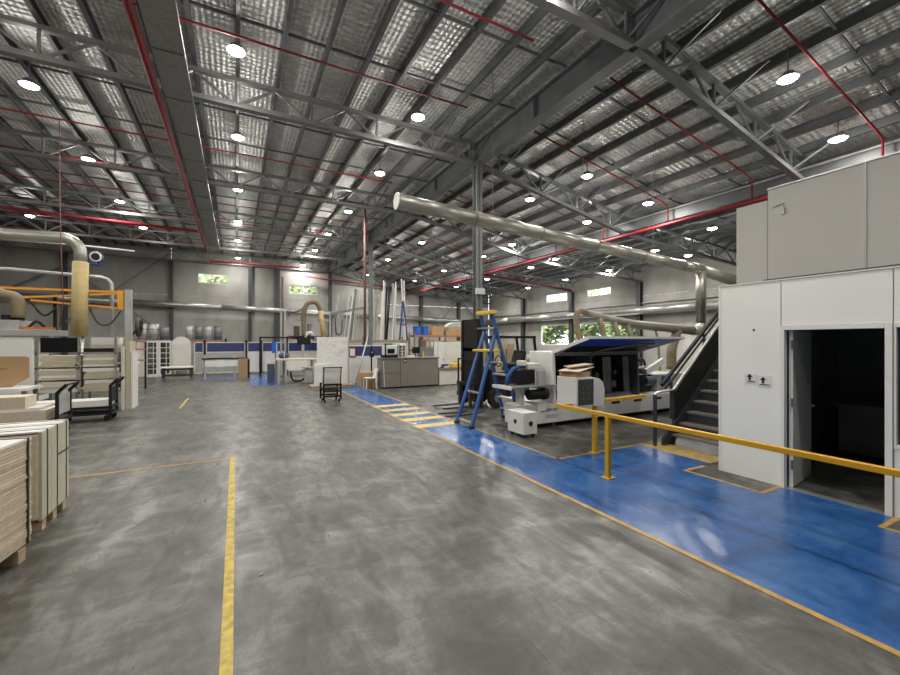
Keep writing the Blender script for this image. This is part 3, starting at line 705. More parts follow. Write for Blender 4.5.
for x, z, r in ((7.75, .78, .09), (7.95, 1.05, .07), (8.55, .8, .09), (8.6, 1.1, .06)):
    MB().cyl((x, 7.2, z), r, .3, 'y', 12).build('motor', 'mgrey', e)
    MB().box(x-.06, x+.06, 7.25, 7.5, .52, z).build('motor_mount', 'black', e)
MB().box(7.6, 9.0, 7.05, 7.2, .52, .60).build('feed_track', 'mgrey', e)
# raised hood flap: hinge at y 6.95 z 1.66, front edge at y 5.9 z 1.96
hb = MB().prism([(6.98, 1.64), (6.98, 1.69), (5.90, 2.0), (5.90, 1.95)], 'x', 6.26, 9.42).build('hood_flap', 'white', e)
MB().prism([(6.45, 1.783), (6.45, 1.79), (5.93, 1.942), (5.93, 1.935)], 'x', 6.34, 9.34).build('blue_lining', 'blue_in', hb)
MB().prism([(6.97, 1.63), (6.97, 1.64), (6.46, 1.787), (6.46, 1.777)], 'x', 6.34, 9.34).build('black_lining', 'black', hb)
MB().prism([(5.90, 1.95), (5.90, 1.93), (6.98, 1.60), (6.98, 1.64)], 'x', 6.26, 6.30).build('flap_cheek', 'white', hb)
MB().bar((6.32, 6.93, 1.57), (6.32, 6.45, 1.77), .02).build('gas_strut', 'alu', e)
MB().tube([(7.46, 6.95, 1.5), (7.46, 6.85, 1.62), (7.5, 6.6, 1.70), (8.2, 6.2, 1.82), (8.6, 6.1, 1.84)], .028, 8).build('hose_arm', 'mgrey', e, smooth=True)
# control box on its arm
cb = MB().box(4.88, 5.26, 4.84, 5.30, .82, 1.30).build('control_box', 'white', e, bevel=.008)
MB().box(4.91, 5.25, 4.832, 4.842, .85, 1.27).build('control_panel', 'screen', cb)
for k in range(3):
    for j in range(2): MB().cyl((5.01+.12*j, 4.825, .95+.09*k), .014, .008, 'y', 10).build('push_button', 'mgrey', cb)
MB().box(4.94, 5.22, 4.828, 4.833, 1.14, 1.24).build('display', 'seam', cb)
for a, b in ((4.88, .87), (5.26, .87), (4.88, 1.25), (5.26, 1.25)): MB().cyl((4.874, a, b), .01, .008, 'x', 8).build('screw', 'mgrey', cb)
pl = [(5.26, .82), (5.50, .82), (5.52, 1.08), (5.48, 1.2), (5.40, 1.27), (5.26, 1.30)]
MB().prism(pl, 'y', 4.84, 4.865).build('side_plate', 'white', cb)
MB().bar((5.07, 5.28, .90), (6.4, 7.0, .90), .05).build('pendant_arm', 'mgrey', e)
# infeed side
MB().box(5.0, 6.2, 6.80, 7.42, .90, .935).build('infeed_table', 'mgrey', e, bevel=.006)
MB().box(4.98, 5.03, 6.78, 7.44, .885, .95).build('table_nose', 'white', e)
MB().box(5.40, 5.52, 7.0, 7.15, .5, .9).build('table_post', 'white', e)
MB().box(5.30, 5.9, 6.95, 7.42, .10, .52).build('infeed_base', 'white', e, bevel=.01)
MB().tube([(5.28, 7.3, .94), (5.30, 7.3, 1.12), (5.45, 7.3, 1.28), (5.7, 7.3, 1.34), (5.95, 7.3, 1.34)], [.05, .05, .045, .04, .04], 8).build('guard_arm', 'blue_fg', e, smooth=True)
MB().box(5.45, 5.92, 7.12, 7.42, .95, 1.26).build('glue_unit', 'black', e, bevel=.02)
MB().cyl((6.02, 7.05, .62), .10, .62, 'z', 16).build('glue_cartridge', 'lgrey', e)
MB().cyl((5.55, 6.9, .74), .11, .42, 'x', 16).build('drive_motor', 'black', e)
MB().cyl((5.93, 6.9, .74), .13, .10, 'x', 16).build('motor_fan_cover', 'rubber', e)
MB().box(5.75, 6.1, 7.15, 7.45, 1.26, 1.40).build('sensor_head', 'cream', e, bevel=.02)
MB().box(5.6, 5.76, 7.2, 7.4, 1.34, 1.46).build('sensor_head', 'cream', e, bevel=.02)
# outfeed side
MB().box(9.2, 10.0, 7.2, 7.9, .52, 1.0).build('buffing_unit', 'black', e, bevel=.02)
MB().cyl((9.45, 7.0, .85), .12, .35, 'x', 14).build('buffing_motor', 'steelblue', e)
MB().cyl((9.55, 7.05, 1.12), .10, .3, 'y', 14).build('buffing_motor', 'mgrey', e)
MB().bar((9.2, 7.1, 1.2), (10.2, 7.2, 1.22), .06).build('support_bar', 'alu', e)
MB().bar((9.5, 7.0, 1.08), (10.5, 7.2, 1.35), .07, .16).build('outfeed_arm', 'white', e)
MB().box(10.1, 11.4, 7.1, 7.9, .52, 1.0).build('outfeed_cabinet', 'lgrey', e, bevel=.02)
MB().tube(sm([(9.2, 7.3, 1.0), (9.3, 7.1, 1.35), (9.55, 7.1, 1.4), (9.8, 7.2, 1.1)]), .03, 8).build('cable_loop', 'rubber', e, smooth=True)
MB().box(10.3, 10.55, 7.0, 7.1, .75, .95).build('blue_cover', 'blue_fg', e)
# items lying on the control box and in the hood
def sheet(name, label, cat, c, sx, sy, th, rz, m, tilt=0, group=None):
    mb = MB().box(-sx/2, sx/2, -sy/2, sy/2, 0, th); co, si = math.cos(tilt), math.sin(tilt)
    mb.v = [(x*co-z*si, y, x*si+z*co) for x, y, z in mb.v]; mb.rot((0, 0), rz)
    mz = min(v[2] for v in mb.v)
    mb.v = [(x+c[0], y+c[1], z-mz+c[2]) for x, y, z in mb.v]
    return tag(mb.build(name, m), label, cat, group)
sheet('carton', 'flat brown carton on top of the machine control box', 'box', (5.07, 5.08, 1.301), .34, .36, .09, .1, 'card')
sheet('veneer_offcut', 'tilted pale veneer sheet on the brown carton of the control box', 'offcut', (5.10, 5.07, 1.392), .5, .38, .012, .25, 'mdf2', .12)
sheet('veneer_offcut', 'curled wood offcut lying topmost on the control box', 'offcut', (5.18, 5.1, 1.455), .42, .26, .014, -.2, 'pine', .10)
# white castor box
t = thing('castor_cabinet', 'small white box with two black holes on castors before the machine', 'cabinet', (5.24, 6.55, 0))
MB().box(4.93, 5.27, 6.28, 6.80, .07, .50).build('case', 'white', t, bevel=.01)
MB().cyl((4.922, 6.54, .3), .045, .012, 'x', 14).build('round_port', 'ink', t); MB().cyl((5.11, 6.272, .28), .05, .012, 'y', 14).build('round_port', 'ink', t)
for x in (4.99, 5.21):
    for y in (6.34, 6.72): MB().cyl((x-.015, y, .035), .035, .03, 'x', 12).build('castor', 'rubber', t)

# ============================================================ STEP LADDER
t = thing('step_ladder', 'tall blue fibreglass platform step ladder with yellow top', 'ladder', (5.15, 7.85, 0))
LY0, LY1 = 7.52, 8.18
topx = 5.12
def rail(x0, x1, z0, z1, y, ytop): return MB().bar((x0, y, z0), (x1, ytop, z1), .085, .05, (1, 0, 0))
for y, yt in ((LY0, 7.62), (LY1, 8.08)):
    r_ = rail(5.82, 5.08, 0.02, 2.52, y, yt).build('step_rail', 'blue_fg', t)
    MB().box(5.78, 5.88, y-.05, y+.05, 0, .06).build('rubber_foot', 'rubber', r_)
    r_ = rail(4.50, 5.22, 0.02, 2.2, y, yt).build('support_rail', 'blue_fg', t)
    MB().box(4.45, 4.55, y-.05, y+.05, 0, .06).build('rubber_foot', 'rubber', r_)
for k in range(1, 6):
    z = .28*k; x = 5.82-.296*z
    MB().box(x-.06, x+.06, LY0+.03+.04*z, LY1-.03-.04*z, z-.02, z+.015).build('step', 'alu', t)
for z in (.12, .75):
    x = 4.50+.33*z
    MB().bar((x, LY0+.02, z), (x, LY1-.02, z), .05, .035).build('cross_bar', 'alu', t)
MB().box(4.88, 5.32, 7.58, 8.12, 1.66, 1.71).build('platform', 'ladyel', t, bevel=.01)
MB().box(4.99, 5.19, 7.54, 8.16, 2.50, 2.59).build('top_cap', 'ladyel', t, bevel=.02)
MB().box(5.0, 5.2, 7.60, 8.1, 2.18, 2.21).build('spreader', 'alu', t)

# ============================================================ FORKLIFT (faces the walkway, mast towards -x)
t = thing('forklift', 'black forklift truck with tall mast parked behind the blue ladder', 'forklift', (7.0, 10.1, 0))
for y in (9.65, 10.45):
    MB().box(5.72, 5.88, y-.05, y+.05, .06, 2.5).build('outer_mast', 'black', t)
    MB().box(5.86, 5.98, y-.03+(.06 if y < 10 else -.06), y+.03+(.06 if y < 10 else -.06), .1, 2.45).build('inner_mast', 'darkblue_blk', t)
for z in (.6, 1.6, 2.42): MB().box(5.74, 5.88, 9.65, 10.45, z, z+.1).build('mast_cross_member', 'black', t)
MB().box(5.80, 5.86, 9.75, 9.95, 1.9, 2.45).build('mast_shield', 'black', t)
MB().cyl((5.93, 10.05, .2), .05, 1.9, 'z', 12).build('lift_cylinder', 'mgrey', t)
MB().box(5.60, 5.68, 9.55, 10.55, .3, .42).box(5.60, 5.68, 9.55, 10.55, .62, .72).build('fork_carriage', 'black', t)
for y in (9.75, 10.35): MB().box(4.75, 5.62, y-.05, y+.05, .05, .09).box(5.56, 5.62, y-.05, y+.05, .05, .7).build('fork', 'darkblue_blk', t)
MB().box(5.62, 5.66, 9.56, 9.60, .4, 1.4).box(5.62, 5.66, 10.5, 10.54, .4, 1.4).box(5.62, 5.66, 9.56, 10.54, 1.36, 1.4).build('load_guard', 'black', t)
MB().box(5.74, 5.80, 9.68, 10.42, .7, 2.42).build('mast_screen', 'black', t)
MB().box(6.45, 7.05, 9.66, 10.46, .75, 1.0).build('floor_console', 'black', t)
b = MB().prism([(6.15, .28), (7.9, .28), (8.05, .5), (8.05, 1.05), (7.85, 1.12), (7.2, 1.12), (7.05, .75), (6.5, .75), (6.35, 1.1), (6.15, 1.1)], 'y', 9.62, 10.5).build('body', 'black', t, bevel=.03)
MB().prism([(7.3, .3), (8.1, .3), (8.15, .95), (7.9, 1.12), (7.3, 1.12)], 'y', 9.56, 10.56).build('counterweight', 'darkblue_blk', t, bevel=.05)
MB().box(6.05, 6.10, 9.6, 9.66, 1.2, 1.75).build('yellow_stripe', 'yellow', t)
MB().box(6.03, 6.06, 9.62, 9.72, 2.05, 2.2).build('notice_plate', 'carton_w', t)
MB().box(6.02, 6.03, 9.65, 9.69, 2.08, 2.17).build('notice_print', 'green', t)
for x, z1 in ((6.25, 2.02), (7.75, 2.0)):
    for y in (9.62, 10.48): MB().bar((x+(.0 if x < 7 else .15), y, .95), (x, y, z1), .06).build('guard_post', 'black', t)
mb = MB()
for y in (9.62, 10.48): mb.box(6.2, 7.8, y-.03, y+.03, 1.98, 2.05)
for k in range(7): x = 6.2+k*.26; mb.box(x, x+.05, 9.62, 10.48, 1.99, 2.04)
mb.build('overhead_guard', 'black', t)
MB().prism([(7.1, 1.12), (7.55, 1.12), (7.62, 1.6), (7.5, 1.62), (7.38, 1.25), (7.1, 1.22)], 'y', 9.8, 10.3).build('seat', 'rubber', t, bevel=.03)
MB().ring((6.75, 10.05, 1.3), .16, .016, 'x', 20).build('steering_wheel', 'rubber', t)
MB().bar((6.45, 10.05, 1.05), (6.74, 10.05, 1.3), .05).build('steering_column', 'black', t)
MB().box(6.3, 6.42, 9.7, 10.4, .95, 1.15).build('dashboard', 'mgrey', t)
for x, r in ((6.38, .29), (7.65, .25)):
    for y in (9.5, 10.47):
        wh = MB().cyl((x, y, r), r, .16, 'y', 20).build('wheel', 'rubber', t)
        MB().cyl((x, y-.01, r), r*.5, .18, 'y', 14).build('hub', 'mgrey', wh)
MB().box(6.9, 7.05, 9.53, 9.6, .35, .6).build('side_step', 'orange', t)
FK = t
t2 = thing('fuel_bottle', 'small pale gas bottle strapped on the rear of the forklift', 'bottle', (7.75, 10.05, 1.15))
MB().tube([(7.7, 9.72, 1.32), (7.7, 9.8, 1.32), (7.7, 10.3, 1.32), (7.7, 10.38, 1.32)], [.08, .15, .15, .08], 14).build('cylinder', 'lgrey', t2, smooth=True)
MB().cyl((7.7, 9.66, 1.32), .03, .08, 'y', 8).build('valve', 'orange', t2)
for o in (FK, t2): o.location.x += .2
# cartons on a pallet behind the forklift
p = thing('pallet', 'wooden pallet with cartons standing behind the forklift', 'pallet', (9.45, 13.1, 0))
for y in (12.75, 13.1, 13.45): MB().box(8.95, 9.95, y-.05, y+.05, 0, .1).build('bearer', 'pine', p)
for k in range(5): MB().box(8.95+.22*k, 9.07+.22*k, 12.7, 13.5, .1, .12).build('slat', 'pine', p)
for x0, x1, z0, z1, lab in ((8.98, 9.9, .121, 1.0, 'large brown carton lowest on the pallet behind the forklift'), (9.2, 9.55, 1.001, 1.4, 'pale carton in the middle of the pile behind the forklift'), (9.22, 9.56, 1.401, 1.78, 'tan carton topmost in the pile behind the forklift'), (8.62+.36, 9.17, 1.001, 1.62, 'narrow upright carton beside the pale carton behind the forklift')):
    t = thing('carton', lab, 'box', ((x0+x1)/2, 13, z0)); MB().box(x0, x1, 12.75, 13.4, z0, z1).build('box_body', 'pine', t); MB().box(x0, x1, 13.05, 13.1, z1, z1+.003).build('tape', 'card', t)
# cables lying on the floor beside the forklift
for y, x1 in ((9.3, 5.6), (8.9, 5.9)):
    pipe('floor_cable', 'black cable on the concrete %s' % ('just in front of the forklift' if y > 9 else 'ending beside the blue ladder'), 'cable', [(4.62, y+.1, .02), (5.0, y, .02), (5.4, y+.05, .02), (x1, y+.3, .02)], .016, 'rubber', 'black floor cables by the forklift', 6)

# ============================================================ COUNTER AND ITS SURROUNDINGS
t = thing('service_counter', 'taupe grey service counter with a tall flat front', 'counter', (6.3, 15.7, 0))
MB().box(5.10, 7.60, 15.44, 16.0, .05, 1.19).build('carcass', 'greycab', t)
MB().box(5.06, 7.64, 15.38, 16.05, 1.19, 1.225).build('worktop', 'greycab', t, bevel=.004)
MB().box(5.12, 5.86, 15.41, 15.44, .62, 1.18).build('drawer_front', 'greycab', t, bevel=.004)
MB().box(5.12, 5.86, 15.41, 15.44, .06, .60).build('drawer_front', 'greycab', t, bevel=.004)
MB().box(5.88, 7.58, 15.41, 15.44, .06, 1.18).build('front_panel', 'greycab', t, bevel=.004)
MB().box(5.14, 7.56, 15.5, 15.95, 0, .05).build('plinth', 'black', t)
MB().bar((5.2, 15.38, .08), (5.15, 15.38, 1.1), .02).build('white_cord', 'white', t)
MB().box(6.02, 6.14, 15.398, 15.41, 1.02, 1.16).build('sticker', 'ink', t)
MB().box(6.05, 6.11, 15.394, 15.398, 1.07, 1.12).build('sticker_centre', 'boardwhite', t)
t = thing('low_bench', 'low bench with cream front standing right of the service counter', 'bench', (8.3, 15.7, 0))
MB().box(7.66, 9.2, 15.46, 16.2, .03, .68).build('front', 'cream', t); MB().box(7.64, 9.25, 15.40, 16.3, .68, .74).build('benchtop', 'mgrey', t)
ZC = 1.226
t = thing('coffee_machine', 'white coffee machine with dark bay on the service counter', 'machine', (5.5, 15.7, ZC))
MB().box(5.25, 5.78, 15.5, 15.9, ZC+.12, ZC+.5).build('housing', 'white', t, bevel=.03)
MB().box(5.36, 5.66, 15.485, 15.5, ZC+.18, ZC+.36).build('bay', 'screen', t)
MB().box(5.2, 5.8, 15.5, 15.9, ZC, ZC+.1).build('drip_tray', 'black', t)
MB().box(5.32, 5.6, 15.6, 15.85, ZC+.5, ZC+.58).build('bean_hopper', 'green', t)
MB().box(5.24, 5.30, 15.48, 15.5, ZC+.1, ZC+.55).build('side_trim', 'black', t)
t = thing('magazine_rack', 'white narrow rack with dark slots on the service counter', 'rack', (5.97, 15.75, ZC))
for x in (5.83, 6.0, 6.14): MB().box(x, x+.035, 15.55, 15.9, ZC, ZC+.58).build('upright', 'white', t)
for k in range(5): MB().box(5.83, 6.17, 15.55, 15.9, ZC+.12*k, ZC+.12*k+.02).build('shelf', 'white', t)
MB().box(5.83, 6.17, 15.88, 15.9, ZC, ZC+.58).build('back', 'olive', t)
t = thing('desktop_monitor', 'black computer monitor behind the service counter', 'monitor', (6.85, 15.85, ZC))
MB().box(6.55, 6.90, 15.78, 15.82, ZC+.16, ZC+.42).build('screen', 'screen', t, bevel=.005)
MB().bar((6.72, 15.84, ZC+.01), (6.72, 15.84, ZC+.2), .04).build('stand', 'mgrey', t); MB().box(6.60, 6.84, 15.74, 15.92, ZC, ZC+.012).build('foot', 'mgrey', t)
t = thing('papers_stack', 'stack of white papers on the service counter', 'papers', (6.5, 15.7, ZC))
MB().box(6.25, 6.55, 15.5, 15.72, ZC, ZC+.05).build('sheets', 'boardwhite', t); MB().box(6.28, 6.53, 15.52, 15.7, ZC+.05, ZC+.07).build('top_sheet', 'white', t)
t = thing('bottle', 'small yellow bottle on the service counter', 'bottle', (6.95, 15.6, ZC))
MB().tube([(6.97, 15.6, ZC), (6.97, 15.6, ZC+.14), (6.97, 15.6, ZC+.17), (6.97, 15.6, ZC+.2)], [.035, .035, .015, .015], 10).build('body', 'ladyel', t); MB().cyl((6.97, 15.6, ZC+.2), .018, .03).build('cap', 'white', t)
t = thing('grey_bin', 'dark grey open crate in a metal frame behind the counter', 'crate', (7.75, 17.0, 0))
MB().box(7.45, 8.0, 16.8, 17.2, 1.25, 1.6).build('crate_body', 'mgrey', t)
for x in (7.42, 8.0):
    for y in (16.78, 17.2): MB().box(x, x+.03, y, y+.03, 0, 1.95).build('frame_leg', 'steel', t)
for z in (1.2, 1.63, 1.92): MB().box(7.42, 8.03, 16.78, 16.81, z, z+.03).build('frame_rail', 'steel', t)
G = 'white panels standing behind the counter'
for k, (x0, x1, y) in enumerate(((8.05, 8.38, 17.1), (8.39, 8.72, 17.1), (8.74, 9.8, 17.15))):
    if k < 2:
        t = thing('locker', ['white upright locker beside the framed dark crate', 'white upright locker beside the broad white board'][k], 'locker', ((x0+x1)/2, y, 0), 0, 'white lockers behind the counter')
        MB().box(x0, x1, y, y+.4, 0, 1.86).build('cabinet', 'cream', t); MB().box(x0+.01, x1-.01, y-.015, y, .05, 1.84).build('door', 'white', t)
        MB().box(x1-.06, x1-.04, y-.03, y-.015, .95, 1.1).build('handle', 'mgrey', t)
    else:
        t = thing('display_board', 'broad white board beside the lockers behind the forklift', 'board', (9.25, y, 0))
        MB().box(x0, x1, y, y+.05, .3, 1.86).build('board', 'cream', t)
        for x in (x0+.08, x1-.1): MB().box(x, x+.05, y+.05, y+.4, 0, .05).box(x, x+.05, y+.05, y+.1, 0, 1.2).build('leg', 'mgrey', t)
t = thing('tool_case', 'yellow tool case on the low bench', 'case', (8.65, 15.7, .74))
MB().box(8.3, 8.78, 15.5, 15.8, .742, .93).build('case', 'ladyel', t, bevel=.02)
MB().tube([(8.46, 15.65, .92), (8.47, 15.65, .98), (8.6, 15.65, .98), (8.61, 15.65, .92)], .012, 6).build('handle', 'black', t)
t = thing('hand_drill', 'blue and black cordless drill lying on the low bench', 'drill', (8.05, 15.65, .742))
MB().tube([(7.86, 15.65, .86), (8.1, 15.65, .86), (8.2, 15.65, .86)], [.05, .05, .03], 10).build('body', 'navy', t); MB().bar((7.92, 15.65, .84), (7.88, 15.65, .76), .05).build('grip', 'black', t); MB().box(7.82, 7.96, 15.6, 15.7, .742, .79).build('battery', 'black', t)
# white plastic chair, carton, pole
t = thing('plastic_chair', 'white plastic chair beside the service counter', 'chair', (4.72, 15.7, 0))
MB().box(4.5, 4.92, 15.5, 15.92, .42, .455).build('seat', 'white', t, bevel=.015)
for x in (4.52, 4.88):
    for y in (15.52, 15.9): MB().bar((x+(-.02 if x < 4.7 else .03), y, 0), (x, y, .43), .035).build('leg', 'white', t)
MB().prism([(4.86, .45), (4.90, .45), (5.0, .80), (4.96, .82)], 'y', 15.52, 15.90).build('backrest', 'white', t, bevel=.01)
sheet('carton', 'flat brown carton leaning behind the white plastic chair', 'box', (4.75, 16.28, .005), .6, .5, .62, 0, 'card')
pipe('leaning_pole', 'pale grey pole leaning against the fence beside the navy mesh', 'pole', [(4.39, 16.8, .02), (5.08, 17.3, 2.07)], .03, 'lgrey')
t = thing('floor_mic_stand', 'black post with clamp in front of the navy mesh fence', 'post', (5.2, 17.2, 0))
MB().tube([(5.22, 17.2, 0), (5.22, 17.2, 1.7)], .035, 8).build('post', 'black', t); MB().box(5.14, 5.3, 17.12, 17.2, 1.2, 1.5).build('clamp', 'black', t); MB().box(5.19, 5.25, 17.11, 17.12, 1.38, 1.44).build('knob', 'yellow', t)

# ============================================================ CNC SAFETY FENCE
def fence_panel(x0, x1, y, z0, z1, wz, label, group):
    t = thing('safety_fence', label, 'fence', ((x0+x1)/2, y, 0), 0, group)
    for a, b, c, d in ((x0, x0+.05, z0, z1), (x1-.05, x1, z0, z1), (x0, x1, z1-.05, z1), (x0, x1, wz-.03, wz+.02), (x0, x1, z0, z0+.05)):
        MB().box(a, b, y-.02, y+.02, c, d).build('frame', 'white', t)
    MB().box(x0+.05, x1-.05, y-.006, y+.006, wz, z1-.05).build('navy_mesh', 'navy', t)
    MB().box(x0+.05, x1-.05, y-.01, y+.01, z0, wz).build('lower_sheet', 'lgrey' if x0 < 0 else 'white', t)
    for x in (x0+.02, x1-.05): MB().box(x, x+.03, y-.03, y+.03, 0, z0+.02).build('foot', 'mgrey', t)
GF = 'white and navy fence panels around the far machine'
for nth, (x0, x1) in zip(ORD, ((-2.06, -1.60), (-1.49, .48), (.58, 1.27), (1.37, 2.08), (2.15, 2.75), (2.80, 3.65), (3.70, 4.6))):
    fence_panel(x0, x1, 26.5, .08, 1.84, 1.27, 'white fence panel with navy mesh window, %s from the arched panel' % nth, GF)
for nth, x in zip(ORD, (-1.55, .53, 1.32)): tag(MB().box(x-.05, x+.05, 26.4, 26.5, 0, 1.95).build('fence_post', 'black'), 'black post between navy mesh fence panels, %s from the arched panel' % nth, 'post', 'black fence posts')
fence_panel(4.0, 5.9, 17.6, .06, 1.72, 1.22, 'wide white fence panel with navy mesh beside the white board', None)
t = thing('red_notice', 'white notice with red border on the wide fence panel', 'notice', (4.5, 17.5, 1.25))
MB().box(4.33, 4.62, 17.55, 17.575, 1.2, 1.62).build('backing', 'red', t); MB().box(4.37, 4.58, 17.54, 17.55, 1.25, 1.57).build('sheet', 'boardwhite', t)
t = thing('bench_press', 'white clamping bench with black rail before the far fence', 'bench', (-.6, 23.5, 0))
MB().box(-1.36, .06, 23.3, 23.8, .62, .93).build('clamp_bed', 'white', t, bevel=.01); MB().box(-1.5, .56, 23.28, 23.85, .98, 1.04).build('black_rail', 'black', t)
MB().box(-1.36, .0, 23.4, 23.7, 1.08, 1.2).build('pressure_beam', 'lgrey', t); MB().box(-.85, -.5, 23.28, 23.3, .6, .95).build('label_plate', 'boardwhite', t)
for x in (-1.4, -.1):
    MB().box(x, x+.08, 23.4, 23.5, 0, .98).build('leg', 'lgrey', t); MB().box(x, x+.08, 23.65, 23.75, 0, .98).build('leg', 'lgrey', t)
    MB().box(x, x+.08, 23.42, 23.7, .93, 1.2).build('bracket', 'white', t)
sheet('chipboard_offcut', 'brown chipboard offcut leaning on the white clamping bench', 'offcut', (.32, 23.25, .002), .42, .03, 1.0, 0, 'osb')
sheet('black_bin', 'black waste bin behind the brown chipboard offcut', 'bin', (.45, 23.55, .002), .35, .4, .95, 0, 'black')
# black portal frame, work table
t = thing('portal_frame', 'black square gate frame in front of the navy mesh', 'frame', (1.85, 24, 0))
for x in (1.14, 2.5): MB().box(x-.04, x+.04, 23.95, 24.03, 0, 2.12).build('upright', 'black', t)
MB().box(1.1, 2.54, 23.95, 24.03, 2.05, 2.13).build('cross_beam', 'black', t)
t = thing('blue_banner', 'bright blue acrylic sheet hanging from the black gate frame', 'sheet', (1.83, 24.0, 1.25))
MB().box(1.72, 1.94, 23.98, 24.0, 1.25, 1.87).build('sheet', 'blue_pl', t); MB().box(1.76, 1.78, 23.985, 23.995, 1.87, 2.06).box(1.88, 1.90, 23.985, 23.995, 1.87, 2.06).build('hanger', 'black', t)
t = thing('work_table', 'large wooden topped work table with grey steel legs', 'table', (2.45, 20, 0))
MB().box(1.6, 3.35, 19.5, 20.6, 1.02, 1.08).build('tabletop', 'timber', t)
MB().box(2.0, 2.9, 19.48, 19.52, .62, 1.0).build('front_panel', 'white', t)
for x in (1.68, 1.98, 3.25): 
    for y in (19.55, 20.5): MB().box(x-.05, x+.05, y-.05, y+.05, 0, 1.02).build('leg', 'lgrey', t)
MB().box(1.68, 3.25, 20.48, 20.52, .2, .26).build('stretcher', 'lgrey', t)
MB().tube(sm([(2.2, 19.8, .5), (2.3, 19.7, .12), (2.7, 19.7, .1), (2.95, 19.8, .45), (3.1, 19.9, .7)]), .04, 8).build('hose_loop', 'rubber', t, smooth=True)
t = thing('rolled_mat', 'dark rolled bundle lying on the work table', 'bundle', (1.95, 20, 1.08))
MB().tube([(1.75, 20.0, 1.2), (1.95, 20.05, 1.24), (2.15, 20.1, 1.22)], [.1, .14, .1], 10).build('roll', 'navy', t, smooth=True); MB().ring((1.95, 20.05, 1.24), .145, .015, 'x', 14).build('strap', 'boardwhite', t)
sheet('teal_bin', 'dark teal bin under the edge of the work table', 'bin', (1.42, 20.3, .002), .3, .4, .85, 0, 'steelblue')
t = thing('side_stand', 'small stand with wooden top beside the white board', 'stand', (3.0, 19, 0))
MB().box(2.6, 3.1, 18.8, 19.2, .70, .74).build('top', 'pine', t); MB().box(2.7, 3.0, 18.9, 19.1, .05, .7).build('body', 'lgrey', t); MB().box(2.62, 3.08, 18.82, 19.18, 0, .05).build('base', 'mgrey', t)
# far CNC head with hoses above the fence
t = thing('router_gantry', 'grey router gantry with arched tan hoses behind the white board', 'machine', (3.8, 24.6, 0))
for x in (2.25, 2.45, 4.93): MB().box(x-.05, x+.05, 24.55, 24.65, 0, 3.6).build('upright', 'lgrey', t)
MB().tube([(2.2, 24.6, 3.62), (3.1, 24.6, 3.5), (4.95, 24.6, 3.5)], .06, 8).build('upper_pipe', 'lgrey', t)
MB().bar((4.9, 24.6, 3.5), (7.0, 24.6, 3.95), .12, .14).build('boom', 'mgrey', t)
MB().box(3.1, 4.9, 24.6, 24.9, 3.05, 3.2).build('cross_beam', 'lgrey', t)
MB().box(3.1, 3.8, 24.3, 24.7, 1.7, 2.2).build('spindle_head', 'black', t, bevel=.04)
MB().tube([(3.5, 24.4, 2.1), (3.6, 24.4, 2.35), (3.8, 24.4, 2.38), (3.9, 24.4, 2.2)], .12, 10).build('spindle_cover', 'white', t, smooth=True)
MB().box(4.0, 4.6, 24.4, 24.8, 1.9, 2.15).build('tool_changer', 'mgrey', t)
MB().box(2.9, 3.2, 24.35, 24.6, 2.15, 2.75).build('drive_box', 'olive', t)
MB().cyl((3.75, 24.5, 2.1), .12, .8, 'z', 12).build('spindle_motor', 'mgrey', t)
MB().box(2.6, 4.9, 24.7, 24.8, 2.0, 2.2).build('bridge_beam', 'dull_red', t)
flex(t, [(3.44, 24.4, 2.2), (3.42, 24.4, 3.0), (3.46, 24.4, 3.6), (3.6, 24.4, 4.0), (3.85, 24.4, 4.15), (4.1, 24.4, 4.12), (4.28, 24.4, 3.9), (4.38, 24.4, 3.55)], .13)
MB().tube([(4.36, 24.4, 3.65), (4.44, 24.4, 3.0), (4.56, 24.4, 2.0)], .15, 10).build('tan_hose', 'hose', t, smooth=True)
flex(t, [(2.45, 24.6, 3.6), (2.9, 24.5, 3.55), (3.3, 24.4, 3.7), (3.5, 24.4, 3.95)], .05)
MB().tube(sm([(5.3, 24.6, 3.5), (5.25, 24.6, 2.8), (5.35, 24.6, 2.3), (5.6, 24.6, 2.4), (5.65, 24.6, 3.2)]), .03, 6).build('cable_loop', 'rubber', t, smooth=True)

# ============================================================ WHITE BOARD, PALLET, TROLLEY
t = thing('pallet', 'wooden pallet carrying the tall white board', 'pallet', (3.5, 17, 0))
for y in (16.65, 16.95, 17.25): MB().box(2.62, 4.28, y-.05, y+.05, 0, .09).build('bearer', 'pine', t)
for k in range(7): MB().box(2.62+.245*k, 2.80+.245*k, 16.58, 17.32, .09, .115).build('slat', 'pine', t)
t = thing('whiteboard', 'tall white board with faint grey marker writing on the pallet', 'whiteboard', (3.5, 17.05, .116))
MB().box(2.9, 4.15, 17.02, 17.06, .116, 2.06).build('board', 'boardwhite', t, bevel=.005)
rw = random.Random(3)
for k in range(34):
    x = 3.0+rw.random()*1.0; z = 1.15+rw.random()*.8
    MB().box(x, x+.04+.12*rw.random(), 17.014, 17.02, z, z+.012).build('marker_stroke', 'ink_g', t)
MB().box(4.15, 4.2, 17.0, 17.08, .116, 2.06).build('edge_frame', 'lgrey', t)
for x0, x1, y, z1, lab in ((2.78, 3.02, 16.66, 1.02, 'white melamine panel propped on the pallet before the white board'),):
    t = thing('melamine_pack', lab, 'panels', ((x0+x1)/2, y, .116))
    MB().box(2.76, 3.5, 16.7, 16.9, .116, 1.0).build('panel', 'white', t, bevel=.005); MB().box(2.74, 3.3, 16.6, 16.69, .116, .95).build('front_panel', 'boardwhite', t)
t = thing('panel_trolley', 'black hand trolley with bent push bar carrying a white panel', 'trolley', (2.64, 12.95, 0))
